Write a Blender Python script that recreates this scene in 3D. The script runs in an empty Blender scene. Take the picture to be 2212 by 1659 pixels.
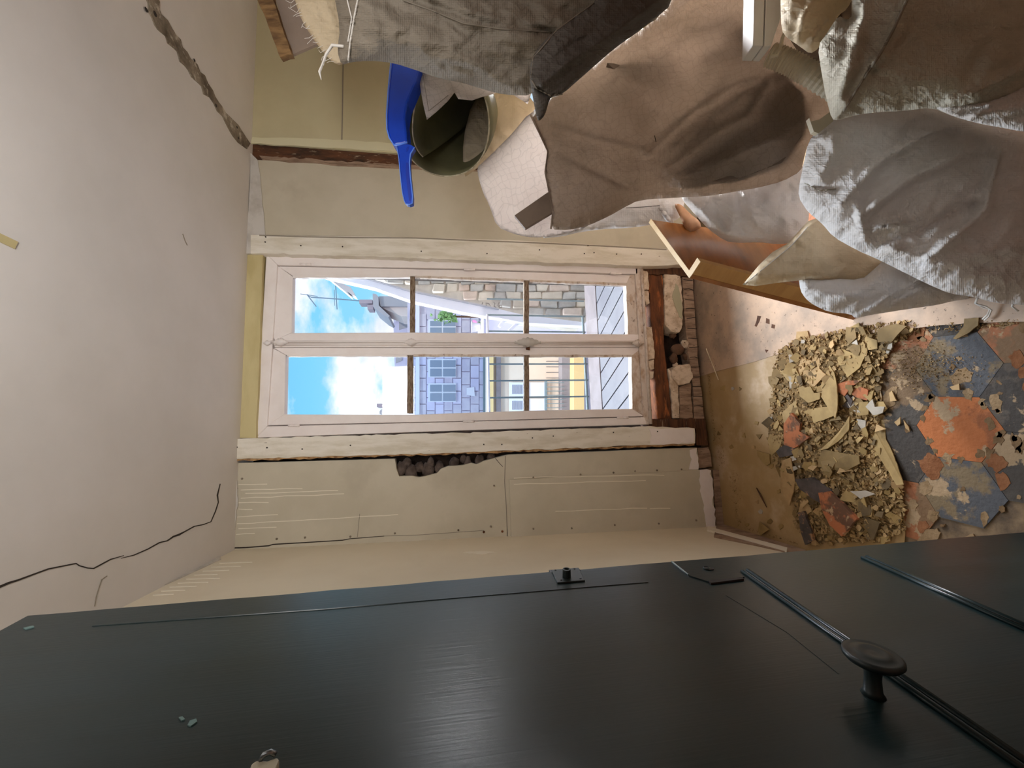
import bpy, bmesh, math, random
import numpy as np
from mathutils import Vector, Matrix
from mathutils.geometry import delaunay_2d_cdt
S = bpy.context.scene
COL = S.collection
random.seed(7); np.random.seed(7)

# ------------------------------------------------------------------ camera (phone held sideways: picture left is up)
FPX = 880.0
PITCH, YAW, ROLL = math.radians(8.68), math.radians(7.54), math.radians(-0.51)
CAM = np.array([0.0, 0.0, 1.5])
def _rot(p, y, r):
    cy, sy, cp, sp, cr, sr = math.cos(y), math.sin(y), math.cos(p), math.sin(p), math.cos(r), math.sin(r)
    Rz = np.array([[cy, -sy, 0], [sy, cy, 0], [0, 0, 1]]); B = np.array([[1, 0, 0], [0, 0, -1], [0, 1, 0]])
    Rx = np.array([[1, 0, 0], [0, cp, -sp], [0, sp, cp]]); Rr = np.array([[cr, -sr, 0], [sr, cr, 0], [0, 0, 1]])
    return Rr @ Rx @ B @ Rz
RM = _rot(PITCH, YAW, ROLL)
c_r, c_d, c_f = RM[0], RM[1], RM[2]
cd = bpy.data.cameras.new('camera'); cam = bpy.data.objects.new('camera', cd); COL.objects.link(cam)
m = Matrix.Identity(4)
for i in range(3):
    m[i][0], m[i][1], m[i][2], m[i][3] = c_d[i], c_r[i], -c_f[i], CAM[i]
cam.matrix_world = m
cd.sensor_fit = 'HORIZONTAL'; cd.sensor_width = 36; cd.lens = FPX / 2212 * 36; cd.clip_start = 0.02; cd.clip_end = 500
S.camera = cam

# ------------------------------------------------------------------ world, lights, exposure
S.view_settings.view_transform = 'Standard'; S.view_settings.look = 'None'
S.view_settings.gamma = 1; S.view_settings.use_curve_mapping = False
S.view_settings.exposure = 0.0
W = bpy.data.worlds.new('sky'); S.world = W; W.use_nodes = True
nt = W.node_tree; nt.nodes.clear()
def wn(t, **k):
    n = nt.nodes.new(t)
    for a, b in k.items(): setattr(n, a, b)
    return n
out = wn('ShaderNodeOutputWorld'); bg = wn('ShaderNodeBackground'); tc = wn('ShaderNodeTexCoord')
sep = wn('ShaderNodeSeparateXYZ'); nt.links.new(tc.outputs['Generated'], sep.inputs[0])
skyr = wn('ShaderNodeValToRGB'); nt.links.new(sep.outputs['Z'], skyr.inputs[0])
cr = skyr.color_ramp; cr.elements[0].position = 0.0; cr.elements[0].color = (0.55, 0.72, 0.85, 1)
cr.elements[1].position = 0.6; cr.elements[1].color = (0.10, 0.40, 0.80, 1)
e = cr.elements.new(0.12); e.color = (0.32, 0.70, 0.92, 1)
e = cr.elements.new(0.30); e.color = (0.20, 0.62, 0.92, 1)
mapn = wn('ShaderNodeMapping'); mapn.inputs['Scale'].default_value = (1.0, 1.0, 1.9); mapn.inputs['Location'].default_value = (3.42, 1.3, 0.62)
nt.links.new(tc.outputs['Generated'], mapn.inputs[0])
noi = wn('ShaderNodeTexNoise'); noi.inputs['Scale'].default_value = 3.4; noi.inputs['Detail'].default_value = 9; noi.inputs['Roughness'].default_value = 0.56
nt.links.new(mapn.outputs[0], noi.inputs['Vector'])
cl = wn('ShaderNodeValToRGB'); cl.color_ramp.elements[0].position = 0.47; cl.color_ramp.elements[1].position = 0.58
nt.links.new(noi.outputs['Fac'], cl.inputs[0])
noi2 = wn('ShaderNodeTexNoise'); noi2.inputs['Scale'].default_value = 9; noi2.inputs['Detail'].default_value = 6
nt.links.new(mapn.outputs[0], noi2.inputs['Vector'])
clc = wn('ShaderNodeValToRGB'); clc.color_ramp.elements[0].color = (0.74, 0.80, 0.97, 1); clc.color_ramp.elements[1].color = (1.06, 1.06, 1.06, 1)
clc.color_ramp.elements[0].position = 0.35; clc.color_ramp.elements[1].position = 0.62
nt.links.new(noi2.outputs['Fac'], clc.inputs[0])
mx = wn('ShaderNodeMix', data_type='RGBA'); nt.links.new(cl.outputs[0], mx.inputs['Factor'])
nt.links.new(skyr.outputs[0], mx.inputs['A']); nt.links.new(clc.outputs[0], mx.inputs['B'])
nt.links.new(mx.outputs['Result'], bg.inputs[0]); bg.inputs[1].default_value = 1.2
nt.links.new(bg.outputs[0], out.inputs[0])

def area(name, loc, target, sx, sy, power, col=(1, 1, 1)):
    l = bpy.data.lights.new(name, 'AREA'); l.shape = 'RECTANGLE'; l.size = sx; l.size_y = sy; l.energy = power; l.color = col
    o = bpy.data.objects.new(name, l); COL.objects.link(o); o.location = loc
    o.rotation_euler = (Vector(target) - Vector(loc)).to_track_quat('-Z', 'Y').to_euler(); return o
area('daylight_main_window', (0.15, 6.0, 5.1), (0.35, 1.2, 0.5), 4.4, 2.6, 1350, (0.88, 0.94, 1.0))
sw_l = area('daylight_side_window', (2.4, 2.58, 0.98), (1.25, 1.2, 0.35), 1.0, 1.3, 215, (0.97, 0.98, 1.0)); sw_l.data.spread = math.radians(85)
wl_ = area('room_fill', (0.45, -0.1, 2.05), (0.5, 1.6, 2.45), 0.7, 0.35, 9.2, (1.0, 0.985, 0.96)); wl_.data.spread = math.radians(125)  # added fill out of view, brightens the ceiling and walls
sl = bpy.data.lights.new('sun', 'SUN'); sl.energy = 1.0; sl.angle = math.radians(1); sl.color = (1.0, 0.96, 0.9)
so = bpy.data.objects.new('sun', sl); COL.objects.link(so); so.rotation_euler = Vector((0.35, 1.0, -0.9)).to_track_quat('-Z', 'Y').to_euler()

# ------------------------------------------------------------------ pixel rays (photo is 2212 x 1659)
def ray(x, y):
    u, v = 1659 - y, x
    return c_f + c_r * ((u - 829.5) / FPX) + c_d * ((v - 1106) / FPX)
def hit(p, P0, n):
    d = ray(*p); P0 = np.array(P0, float); n = np.array(n, float)
    return CAM + d * (n @ (P0 - CAM)) / (n @ d)
def atY(p, Y): return hit(p, (0, Y, 0), (0, 1, 0))
def atZ(p, Z): return hit(p, (0, 0, Z), (0, 0, 1))
def atD(p, D): return CAM + ray(*p) * D
CE_P, CE_N = (-0.48, 2.14, 2.491), (-0.0147, 0, 1.0)
def atC(p, off=0.0): return hit(p, (CE_P[0], CE_P[1], CE_P[2] - off), CE_N)
DIR = None

# ------------------------------------------------------------------ materials
def srgb(r, g, b):
    f = lambda c: (c / 255 / 12.92) if c / 255 <= 0.04045 else ((c / 255 + 0.055) / 1.055) ** 2.4
    return (f(r), f(g), f(b))
MATS = {}
def mat(name, col, rough=0.6, col2=None, nscale=6, namt=(0.4, 0.65), detail=5, stretch=(1, 1, 1), bump=0.0, bscale=40, bdist=0.003,
        metal=0.0, spec=0.4, col3=None, n3scale=14, n3=(0.6, 0.66), trans=0.0, bstretch=None, rough2=None):
    if name in MATS: return MATS[name]
    M = bpy.data.materials.new(name); M.use_nodes = True; t = M.node_tree; L = t.links
    P = t.nodes['Principled BSDF']
    P.inputs['Base Color'].default_value = (*col, 1); P.inputs['Roughness'].default_value = rough
    P.inputs['Metallic'].default_value = metal; P.inputs['Specular IOR Level'].default_value = spec
    geo = t.nodes.new('ShaderNodeNewGeometry')
    mp = t.nodes.new('ShaderNodeMapping'); mp.inputs['Scale'].default_value = stretch; L.new(geo.outputs['Position'], mp.inputs[0])
    cur = None
    def layer(prev, c, sc, rng):
        n = t.nodes.new('ShaderNodeTexNoise'); n.inputs['Scale'].default_value = sc; n.inputs['Detail'].default_value = detail
        n.inputs['Roughness'].default_value = 0.62
        L.new(mp.outputs[0], n.inputs['Vector'])
        r = t.nodes.new('ShaderNodeValToRGB'); r.color_ramp.elements[0].position = rng[0]; r.color_ramp.elements[1].position = rng[1]
        L.new(n.outputs['Fac'], r.inputs[0])
        x = t.nodes.new('ShaderNodeMix'); x.data_type = 'RGBA'
        L.new(r.outputs[0], x.inputs['Factor'])
        if prev is None: x.inputs['A'].default_value = (*col, 1)
        else: L.new(prev, x.inputs['A'])
        x.inputs['B'].default_value = (*c, 1)
        return x.outputs['Result']
    if col2: cur = layer(cur, col2, nscale, namt)
    if col3: cur = layer(cur, col3, n3scale, n3)
    if cur: L.new(cur, P.inputs['Base Color'])
    if bump:
        n = t.nodes.new('ShaderNodeTexNoise'); n.inputs['Scale'].default_value = bscale; n.inputs['Detail'].default_value = 4
        mb = t.nodes.new('ShaderNodeMapping'); mb.inputs['Scale'].default_value = bstretch or (1, 1, 1)
        L.new(geo.outputs['Position'], mb.inputs[0]); L.new(mb.outputs[0], n.inputs['Vector'])
        b = t.nodes.new('ShaderNodeBump'); b.inputs['Strength'].default_value = bump; b.inputs['Distance'].default_value = bdist
        L.new(n.outputs['Fac'], b.inputs['Height']); L.new(b.outputs[0], P.inputs['Normal'])
    if trans:
        tr = t.nodes.new('ShaderNodeBsdfTranslucent'); ms = t.nodes.new('ShaderNodeMixShader'); ms.inputs[0].default_value = trans
        if cur: L.new(cur, tr.inputs[0])
        else: tr.inputs[0].default_value = (*col, 1)
        L.new(P.outputs[0], ms.inputs[1]); L.new(tr.outputs[0], ms.inputs[2])
        L.new(ms.outputs[0], t.nodes['Material Output'].inputs[0])
    MATS[name] = M; return M

def fabric(name, col, col2, trans=0.35, weave=0.35, crinkle=0.45, grid=0.0):
    M = mat(name, col, 0.62, col2, 5, (0.35, 0.7), spec=0.25, trans=trans)
    t = M.node_tree; L = t.links; P = t.nodes['Principled BSDF']
    uv = t.nodes.new('ShaderNodeTexCoord')
    if grid:
        gn = t.nodes.new('ShaderNodeTexNoise'); gn.inputs['Scale'].default_value = 0.22; gn.inputs['Detail'].default_value = 4; L.new(uv.outputs['UV'], gn.inputs['Vector'])
        gv = t.nodes.new('ShaderNodeVectorMath'); gv.operation = 'MULTIPLY_ADD'; gv.inputs[1].default_value = (5, 5, 5); L.new(gn.outputs['Color'], gv.inputs[0]); L.new(uv.outputs['UV'], gv.inputs[2])
        gr = t.nodes.new('ShaderNodeMapping'); gr.inputs['Rotation'].default_value = (0, 0, 0.35); L.new(gv.outputs[0], gr.inputs[0])
        mk_ = None
        for d in ('X', 'Y'):
            w = t.nodes.new('ShaderNodeTexWave'); w.bands_direction = d; w.inputs['Scale'].default_value = 0.45
            w.inputs['Distortion'].default_value = 1.2; w.inputs['Detail'].default_value = 3; w.inputs['Detail Scale'].default_value = 0.6
            L.new(gr.outputs[0], w.inputs['Vector'])
            r = t.nodes.new('ShaderNodeMapRange'); r.inputs[1].default_value = 0.93; r.inputs[2].default_value = 1.0; r.inputs[3].default_value = 0.0; r.inputs[4].default_value = grid
            L.new(w.outputs['Fac'], r.inputs[0])
            if mk_ is None: mk_ = r.outputs[0]
            else:
                q = t.nodes.new('ShaderNodeMath'); q.operation = 'MAXIMUM'; L.new(mk_, q.inputs[0]); L.new(r.outputs[0], q.inputs[1]); mk_ = q.outputs[0]
        xg = t.nodes.new('ShaderNodeMix'); xg.data_type = 'RGBA'; L.new(mk_, xg.inputs['Factor'])
        src = P.inputs['Base Color'].links[0].from_socket; L.new(src, xg.inputs['A']); xg.inputs['B'].default_value = (*[c * 0.25 for c in col], 1)
        L.new(xg.outputs['Result'], P.inputs['Base Color'])
        for q in t.nodes:
            if q.type == 'BSDF_TRANSLUCENT': L.new(xg.outputs['Result'], q.inputs[0])
    hs = []
    for d in ('X', 'Y'):
        w = t.nodes.new('ShaderNodeTexWave'); w.bands_direction = d; w.inputs['Scale'].default_value = 1.5
        w.inputs['Distortion'].default_value = 1.6; w.inputs['Detail'].default_value = 2; w.inputs['Detail Scale'].default_value = 1.5
        L.new(uv.outputs['UV'], w.inputs['Vector']); hs.append(w.outputs['Fac'])
    a = t.nodes.new('ShaderNodeMath'); a.operation = 'ADD'; L.new(hs[0], a.inputs[0]); L.new(hs[1], a.inputs[1])
    n = t.nodes.new('ShaderNodeTexNoise'); n.inputs['Scale'].default_value = 3.0; n.inputs['Detail'].default_value = 6
    L.new(uv.outputs['UV'], n.inputs['Vector'])
    s = t.nodes.new('ShaderNodeMath'); s.operation = 'MULTIPLY_ADD'; s.inputs[1].default_value = 2.5
    L.new(n.outputs['Fac'], s.inputs[0]); L.new(a.outputs[0], s.inputs[2])
    b = t.nodes.new('ShaderNodeBump'); b.inputs['Strength'].default_value = weave * 0.6; b.inputs['Distance'].default_value = 0.0018
    L.new(s.outputs[0], b.inputs['Height'])
    dn_ = t.nodes.new('ShaderNodeTexNoise'); dn_.inputs['Scale'].default_value = 0.35; dn_.inputs['Detail'].default_value = 3; L.new(uv.outputs['UV'], dn_.inputs['Vector'])
    sc_ = t.nodes.new('ShaderNodeVectorMath'); sc_.operation = 'MULTIPLY_ADD'; sc_.inputs[1].default_value = (4, 4, 4); L.new(dn_.outputs['Color'], sc_.inputs[0]); L.new(uv.outputs['UV'], sc_.inputs[2])
    hh = None
    for q, (scl, wgt) in enumerate(((0.30, 1.0), (0.75, 0.45), (1.8, 0.16))):
        mp_ = t.nodes.new('ShaderNodeMapping'); mp_.inputs['Scale'].default_value = (scl, scl * 1.7, 1); mp_.inputs['Rotation'].default_value = (0, 0, 0.6 + q * 0.5); L.new(sc_.outputs[0], mp_.inputs[0])
        vo = t.nodes.new('ShaderNodeTexVoronoi'); vo.inputs['Scale'].default_value = 1.0; L.new(mp_.outputs[0], vo.inputs['Vector'])
        ml = t.nodes.new('ShaderNodeMath'); ml.operation = 'MULTIPLY_ADD'; ml.inputs[1].default_value = wgt; L.new(vo.outputs['Distance'], ml.inputs[0])
        if hh is not None: L.new(hh, ml.inputs[2])
        else: ml.inputs[2].default_value = 0
        hh = ml.outputs[0]
    b2 = t.nodes.new('ShaderNodeBump'); b2.inputs['Strength'].default_value = crinkle; b2.inputs['Distance'].default_value = 0.016
    L.new(hh, b2.inputs['Height']); L.new(b.outputs[0], b2.inputs['Normal']); L.new(b2.outputs[0], P.inputs['Normal'])
    return M

m_ceil = mat('ceiling_paint', srgb(224, 219, 215), 0.9, srgb(214, 209, 204), 2.2, (0.35, 0.7), bump=0.12, bscale=220, bdist=0.001)
m_wallL = mat('cream_gloss_paint', srgb(228, 217, 194), 0.45, srgb(222, 210, 186), 3, bump=0.08, bscale=60)
m_wallB = mat('grey_cream_paint', srgb(205, 196, 176), 0.6, srgb(196, 187, 166), 4, col3=srgb(178, 168, 148), n3scale=2.2, n3=(0.58, 0.8), bump=0.15, bscale=60, bdist=0.002)
m_casing = mat('casing_paint', srgb(236, 229, 216), 0.55, srgb(216, 207, 188), 7, (0.45, 0.62), stretch=(3, 1, 0.6), col3=srgb(110, 88, 66), n3scale=34, n3=(0.70, 0.74), bump=0.3, bscale=90, bdist=0.002)
m_green = mat('pale_olive_paint', srgb(212, 203, 166), 0.55, srgb(204, 194, 156), 3, bump=0.06, bscale=80)
m_win = mat('window_white_paint', srgb(246, 238, 235), 0.42, srgb(240, 230, 226), 8, bump=0.12, bscale=120, bdist=0.001)
m_winworn = mat('window_worn_paint', srgb(218, 204, 192), 0.6, srgb(184, 156, 132), 26, (0.48, 0.66), stretch=(0.5, 1, 1), col3=srgb(104, 74, 52), n3scale=42, n3=(0.62, 0.70), bump=0.5, bscale=120)
m_muntin = mat('bare_grey_wood', srgb(150, 132, 112), 0.75, srgb(96, 72, 52), 40, (0.42, 0.62), stretch=(1, 1, 6), bump=0.4, bscale=100)
m_dark = mat('dark_cavity', srgb(42, 32, 27), 0.95, srgb(64, 48, 38), 20, bump=0.5, bscale=60, bdist=0.006)
m_wood = mat('old_brown_wood', srgb(98, 62, 38), 0.8, srgb(58, 36, 24), 14, stretch=(0.35, 1, 5), col3=srgb(150, 128, 102), n3scale=34, n3=(0.64, 0.72), bump=0.5, bscale=60)
m_post = mat('scarred_wood', srgb(104, 66, 42), 0.85, srgb(62, 44, 32), 9, stretch=(4, 1, 1), col3=srgb(168, 150, 128), n3scale=22, n3=(0.6, 0.7), bump=0.8, bscale=40, bdist=0.008)
m_rust = mat('rusted_iron', srgb(122, 72, 40), 0.9, srgb(74, 46, 30), 12, stretch=(0.4, 1, 2), col3=srgb(182, 110, 58), n3scale=16, n3=(0.56, 0.68), bump=0.8, bscale=60, bdist=0.005)
m_plaster = mat('broken_plaster', srgb(222, 204, 182), 0.9, srgb(190, 166, 140), 22, (0.42, 0.6), col3=srgb(96, 66, 46), n3scale=60, n3=(0.64, 0.7), bump=0.8, bscale=70, bdist=0.006)
m_stone = mat('rubble_stone', srgb(118, 88, 66), 0.9, srgb(84, 60, 46), 14, bump=0.7, bscale=40, bdist=0.006)
m_dstone = mat('dark_rubble', srgb(112, 98, 90), 0.95, srgb(70, 58, 52), 20, bump=0.9, bscale=50, bdist=0.008)
m_grime = mat('grimy_plank', srgb(172, 146, 124), 0.85, srgb(128, 104, 86), 18, stretch=(3, 1, 0.5), col3=srgb(74, 54, 42), n3scale=40, n3=(0.62, 0.7), bump=0.6, bscale=70)
m_yellow = mat('yellow_board', srgb(208, 194, 146), 0.7, srgb(192, 176, 126), 3, stretch=(1, 1, 3), bump=0.1, bscale=30)
m_scar = mat('ceiling_scar', srgb(150, 138, 122), 0.95, srgb(98, 86, 72), 9, (0.4, 0.62), col3=srgb(196, 186, 170), n3scale=22, n3=(0.55, 0.65), bump=0.9, bscale=50, bdist=0.008)
m_tape = mat('grey_joint_paint', srgb(206, 200, 192), 0.8, srgb(176, 168, 158), 10, (0.5, 0.75), bump=0.3, bscale=50)
m_crack = mat('crack_dark', srgb(58, 50, 44), 0.95)
m_faint = mat('crack_faint', srgb(150, 140, 126), 0.95)
m_drip = mat('paint_drip', srgb(238, 230, 212), 0.5)
m_door = mat('dark_green_gloss', srgb(21, 39, 41), 0.29, srgb(17, 34, 34), 3, stretch=(1, 6, 1), bump=0.5, bscale=90, bdist=0.0003, spec=0.5, bstretch=(4, 4, 0.12))
m_iron = mat('painted_iron', srgb(36, 46, 45), 0.36, srgb(30, 38, 38), 20, spec=0.5)
m_chip = mat('chipped_edge', srgb(120, 96, 78), 0.8, srgb(70, 74, 68), 30)
m_blue = mat('blue_plastic', srgb(20, 74, 205), 0.32, srgb(16, 62, 185), 5, spec=0.5, trans=0.12)
m_bluerim = mat('blue_plastic_edge', srgb(96, 140, 240), 0.3)
m_lino = mat('olive_lino', srgb(172, 142, 96), 0.55, srgb(192, 164, 126), 6, (0.45, 0.75), col3=srgb(208, 182, 154), n3scale=3.2, n3=(0.56, 0.72), bump=0.2, bscale=120, bdist=0.002)
m_pink = mat('pinkish_lino', srgb(194, 164, 138), 0.6, srgb(158, 138, 120), 5, (0.42, 0.62), col3=srgb(112, 92, 74), n3scale=70, n3=(0.64, 0.68), bump=0.2, bscale=120, bdist=0.002)
m_screed = mat('floor_screed', srgb(132, 110, 84), 0.95, srgb(84, 70, 56), 12, bump=0.6, bscale=60)
m_resid = (srgb(146, 118, 86), srgb(120, 94, 62))
m_res = [mat('mortar_residue_%s' % n, srgb(*c), .9, srgb(*[max(0, v - 26) for v in c]), 16, bump=.7, bscale=90, bdist=.004) for n, c in (('buff', (150, 124, 92)), ('brown', (122, 96, 66)), ('rust', (140, 92, 58)))]
def tile(name, a, b, lo=0.0):
    return mat(name, srgb(*a), 0.78, srgb(*b), 5.0, (0.50 + lo, 0.54 + lo), detail=8, col3=srgb(160, 134, 102), n3scale=7.5, n3=(0.555 + lo, 0.575 + lo), bump=0.6, bscale=70, bdist=0.004)
m_torange = tile('terracotta_tile', (170, 98, 50), (140, 82, 44), 0.03)
m_torange2 = tile('terracotta_tile_worn', (150, 94, 60), (118, 90, 62))
m_tdark = tile('slate_tile', (72, 65, 58), (112, 88, 62))
m_tdark2 = tile('slate_tile_worn', (62, 55, 49), (88, 78, 68))
m_tblue = tile('blue_slate_tile', (76, 76, 79), (116, 98, 72))
fl = [mat('flake_khaki', srgb(170, 142, 90), 0.7, srgb(152, 124, 76), 20), mat('flake_olive', srgb(138, 112, 68), 0.7, srgb(120, 96, 56), 20),
      mat('flake_tan', srgb(186, 154, 108), 0.75, srgb(166, 134, 90), 18), mat('flake_dust', srgb(112, 92, 62), 0.85, srgb(90, 74, 50), 20),
      mat('flake_grey', srgb(190, 180, 166), 0.8, srgb(168, 158, 144), 20)]
m_brick = mat('flake_terracotta', srgb(178, 108, 70), 0.85, srgb(110, 78, 58), 16, (0.48, 0.56), col3=srgb(180, 150, 116), n3scale=20, n3=(0.6, 0.65), bump=0.6, bscale=60)
m_slab = mat('flake_dark', srgb(92, 82, 78), 0.85, srgb(64, 56, 52), 16, col3=srgb(176, 132, 96), n3scale=18, n3=(0.58, 0.64), bump=0.5, bscale=60)
m_crumb = mat('crumbs', srgb(166, 136, 90), 0.9, srgb(126, 100, 64), 60, col3=srgb(196, 170, 128), n3scale=90)
m_fab = fabric('woven_bag_beige', srgb(156, 146, 132), srgb(138, 127, 112), 0.15, 0.45, 0.3)
m_fabw = fabric('woven_bag_white', srgb(230, 226, 224), srgb(210, 202, 194), 0.2)
m_fabd = fabric('woven_bag_dusty', srgb(204, 198, 182), srgb(172, 164, 146), 0.12)
m_fabc = fabric('cotton_cream', srgb(222, 205, 176), srgb(208, 190, 160), 0.3, 0.2)
m_fabt = fabric('woven_bag_thin', srgb(224, 216, 210), srgb(210, 200, 194), 0.6, 0.5, 0.4, 0.16)
m_fabc2 = fabric('woven_bag_shaded', srgb(176, 160, 146), srgb(154, 139, 124), 0.5, 0.45, 0.6, 0.15)  # front of the tall sack: its shading is put into this darker colour
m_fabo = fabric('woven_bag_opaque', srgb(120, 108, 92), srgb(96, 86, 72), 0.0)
m_fabg = fabric('woven_bag_grey', srgb(112, 106, 100), srgb(92, 86, 80), 0.08)
m_thread = mat('white_thread', srgb(220, 214, 206), 0.8)
m_tube = mat('olive_sheet', srgb(118, 114, 82), 0.55, srgb(104, 100, 70), 6, spec=0.35)
m_tubeedge = mat('sheet_cut_edge', srgb(196, 186, 160), 0.8, srgb(150, 136, 110), 40)
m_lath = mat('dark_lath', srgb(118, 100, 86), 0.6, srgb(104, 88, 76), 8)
m_varn = mat('varnished_wood', srgb(158, 100, 50), 0.24, srgb(134, 82, 40), 5, stretch=(1, 0.3, 4), bump=0.1, bscale=60, spec=0.6)
m_endgr = mat('pale_wood_edge', srgb(226, 196, 150), 0.5, srgb(210, 176, 128), 9, stretch=(1, 0.4, 3))
m_lip = mat('beech_edge', srgb(190, 144, 86), 0.45, srgb(172, 126, 72), 9, stretch=(1, 0.4, 3))
m_ply = mat('rough_plywood_edge', srgb(150, 116, 76), 0.85, srgb(92, 66, 42), 24, stretch=(2, 1, 0.4), bump=0.7, bscale=70)
m_board = mat('grey_brown_board', srgb(152, 134, 120), 0.8, srgb(140, 122, 108), 6)
m_white = mat('white_plastic', srgb(226, 222, 216), 0.4, srgb(216, 210, 204), 6)
m_hose = mat('cream_hose_plastic', srgb(196, 184, 160), 0.5, srgb(184, 172, 148), 6)
m_brownpaper = mat('brown_paper', srgb(186, 140, 104), 0.7, srgb(160, 112, 76), 8)
m_cream = mat('cream_painted_metal', srgb(206, 200, 176), 0.45)
m_steel = mat('grey_steel', srgb(150, 156, 160), 0.3, metal=0.9)
m_twig = mat('pale_stick', srgb(206, 190, 160), 0.7)
# outdoors
m_stonew = [mat('wall_stone_%s' % n, srgb(*c), 0.9, srgb(*[max(0, q - 22) for q in c]), 5, bump=0.6, bscale=14, bdist=0.02) for n, c in
            (('buff', (226, 212, 194)), ('grey', (196, 190, 182)), ('pinkish', (224, 202, 186)), ('taupe', (170, 164, 158)))]  # the last tone is simply a darker stone
m_mortar = mat('wall_mortar', srgb(206, 196, 182), 0.95, srgb(186, 176, 164), 6)
m_fascia = mat('white_fascia', srgb(246, 242, 250), 0.5)
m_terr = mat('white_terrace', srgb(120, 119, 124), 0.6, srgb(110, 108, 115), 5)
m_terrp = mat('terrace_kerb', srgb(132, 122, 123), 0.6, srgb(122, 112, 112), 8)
m_rail = mat('railing_paint', srgb(130, 146, 150), 0.5)
m_peach = mat('peach_render', srgb(250, 226, 202), 0.8, srgb(244, 216, 190), 1)
m_ochre = mat('ochre_band', srgb(236, 202, 142), 0.8)
m_pave = mat('far_paving', srgb(176, 164, 162), 0.9, srgb(160, 150, 150), 2)
m_shut = mat('white_shutter', srgb(244, 242, 250), 0.6)
m_lav = mat('far_lavender_wall', srgb(232, 224, 244), 0.8, srgb(216, 208, 232), 1)
m_farbrick = mat('far_brick', srgb(224, 214, 226), 0.85, srgb(206, 196, 214), 3)
m_fglass = mat('far_glass', srgb(150, 160, 178), 0.15)
m_chim = mat('chimney_render', srgb(246, 226, 216), 0.8, srgb(232, 212, 206), 1)
m_chimg = mat('chimney_grey', srgb(190, 184, 188), 0.8)
m_pot = mat('chimney_pot_clay', srgb(186, 168, 176), 0.8)
m_ant = mat('antenna_metal', srgb(130, 150, 170), 0.5)
m_leaf = mat('leaf_green', srgb(120, 156, 96), 0.7, srgb(90, 124, 74), 6)
m_pinkf = mat('pink_petal', srgb(250, 150, 200), 0.6)
m_mark = mat('dark_painted_mark', srgb(136, 124, 114), 0.9)
def glass(name, tint, gl=1.0):
    M = bpy.data.materials.new(name); M.use_nodes = True; t = M.node_tree; L = t.links
    t.nodes.remove(t.nodes['Principled BSDF'])
    tr = t.nodes.new('ShaderNodeBsdfTransparent'); tr.inputs[0].default_value = (*tint, 1)
    g = t.nodes.new('ShaderNodeBsdfGlossy'); g.inputs['Roughness'].default_value = 0.03; g.inputs[0].default_value = (gl, gl, gl, 1)
    lw = t.nodes.new('ShaderNodeLayerWeight'); pw = t.nodes.new('ShaderNodeMath'); pw.operation = 'POWER'; pw.inputs[1].default_value = 4.0
    f = t.nodes.new('ShaderNodeMath'); f.operation = 'MULTIPLY_ADD'; f.inputs[1].default_value = 0.45; f.inputs[2].default_value = 0.03
    L.new(lw.outputs['Facing'], pw.inputs[0]); L.new(pw.outputs[0], f.inputs[0])
    x = t.nodes.new('ShaderNodeMixShader'); L.new(f.outputs[0], x.inputs[0]); L.new(tr.outputs[0], x.inputs[1]); L.new(g.outputs[0], x.inputs[2])
    L.new(x.outputs[0], t.nodes['Material Output'].inputs[0]); return M
m_glass = glass('window_glass', (0.98, 0.985, 0.99))
m_glassb = glass('window_glass_sky_tint', (0.86, 0.93, 1.0))  # sky reflection on one pane, put into the glass tint

# ------------------------------------------------------------------ object helpers
def tag(o, label=None, cat=None, group=None, kind=None):
    if label: o['label'] = label
    if cat: o['category'] = cat
    if group: o['group'] = group
    if kind: o['kind'] = kind
    return o
LOC = {}
def wloc(o):
    return LOC.get(o.name, np.zeros(3))
def empty(name, loc, label=None, cat=None, group=None, kind=None, parent=None):
    o = bpy.data.objects.new(name, None); COL.objects.link(o); o.empty_display_size = 0.05
    loc = np.array(loc, float)
    if parent is not None: o.parent = parent; o.location = loc - wloc(parent)
    else: o.location = loc
    LOC[o.name] = loc
    return tag(o, label, cat, group, kind)
def mk(name, V, F, M, parent=None, smooth=False, bevel=0.0, label=None, cat=None, group=None, kind=None, uv=None, mats=None, fmi=None):
    V = np.array(V, float)
    if parent is not None: org = wloc(parent)
    else: org = np.array([(V[:, 0].min() + V[:, 0].max()) / 2, (V[:, 1].min() + V[:, 1].max()) / 2, V[:, 2].min()])
    me = bpy.data.meshes.new(name); me.from_pydata((V - org).tolist(), [], [list(f) for f in F])
    if uv is not None:
        l = me.uv_layers.new(name='uv'); idx = np.zeros(len(me.loops), int); me.loops.foreach_get('vertex_index', idx)
        l.data.foreach_set('uv', np.array(uv, float)[idx].ravel())
    b = bmesh.new(); b.from_mesh(me); bmesh.ops.recalc_face_normals(b, faces=b.faces); b.to_mesh(me); b.free()
    if smooth: me.polygons.foreach_set('use_smooth', [True] * len(me.polygons))
    for q in (mats or [M]): me.materials.append(q)
    if fmi is not None: me.polygons.foreach_set('material_index', fmi)
    me.update()
    o = bpy.data.objects.new(name, me); COL.objects.link(o)
    if parent is not None: o.parent = parent
    else: o.location = org
    LOC[o.name] = org
    if bevel:
        bv = o.modifiers.new('bevel', 'BEVEL'); bv.width = bevel; bv.segments = 2; bv.limit_method = 'ANGLE'; bv.angle_limit = math.radians(40)
    return tag(o, label, cat, group, kind)
def prism(pts, ext):
    """pts: front polygon (3-D), ext: extrusion vector -> V, F"""
    pts = [np.array(p, float) for p in pts]; n = len(pts); ext = np.array(ext, float)
    V = pts + [p + ext for p in pts]
    F = [list(range(n)), list(range(2 * n - 1, n - 1, -1))] + [[i, (i + 1) % n, n + (i + 1) % n, n + i] for i in range(n)]
    return V, F
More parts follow.
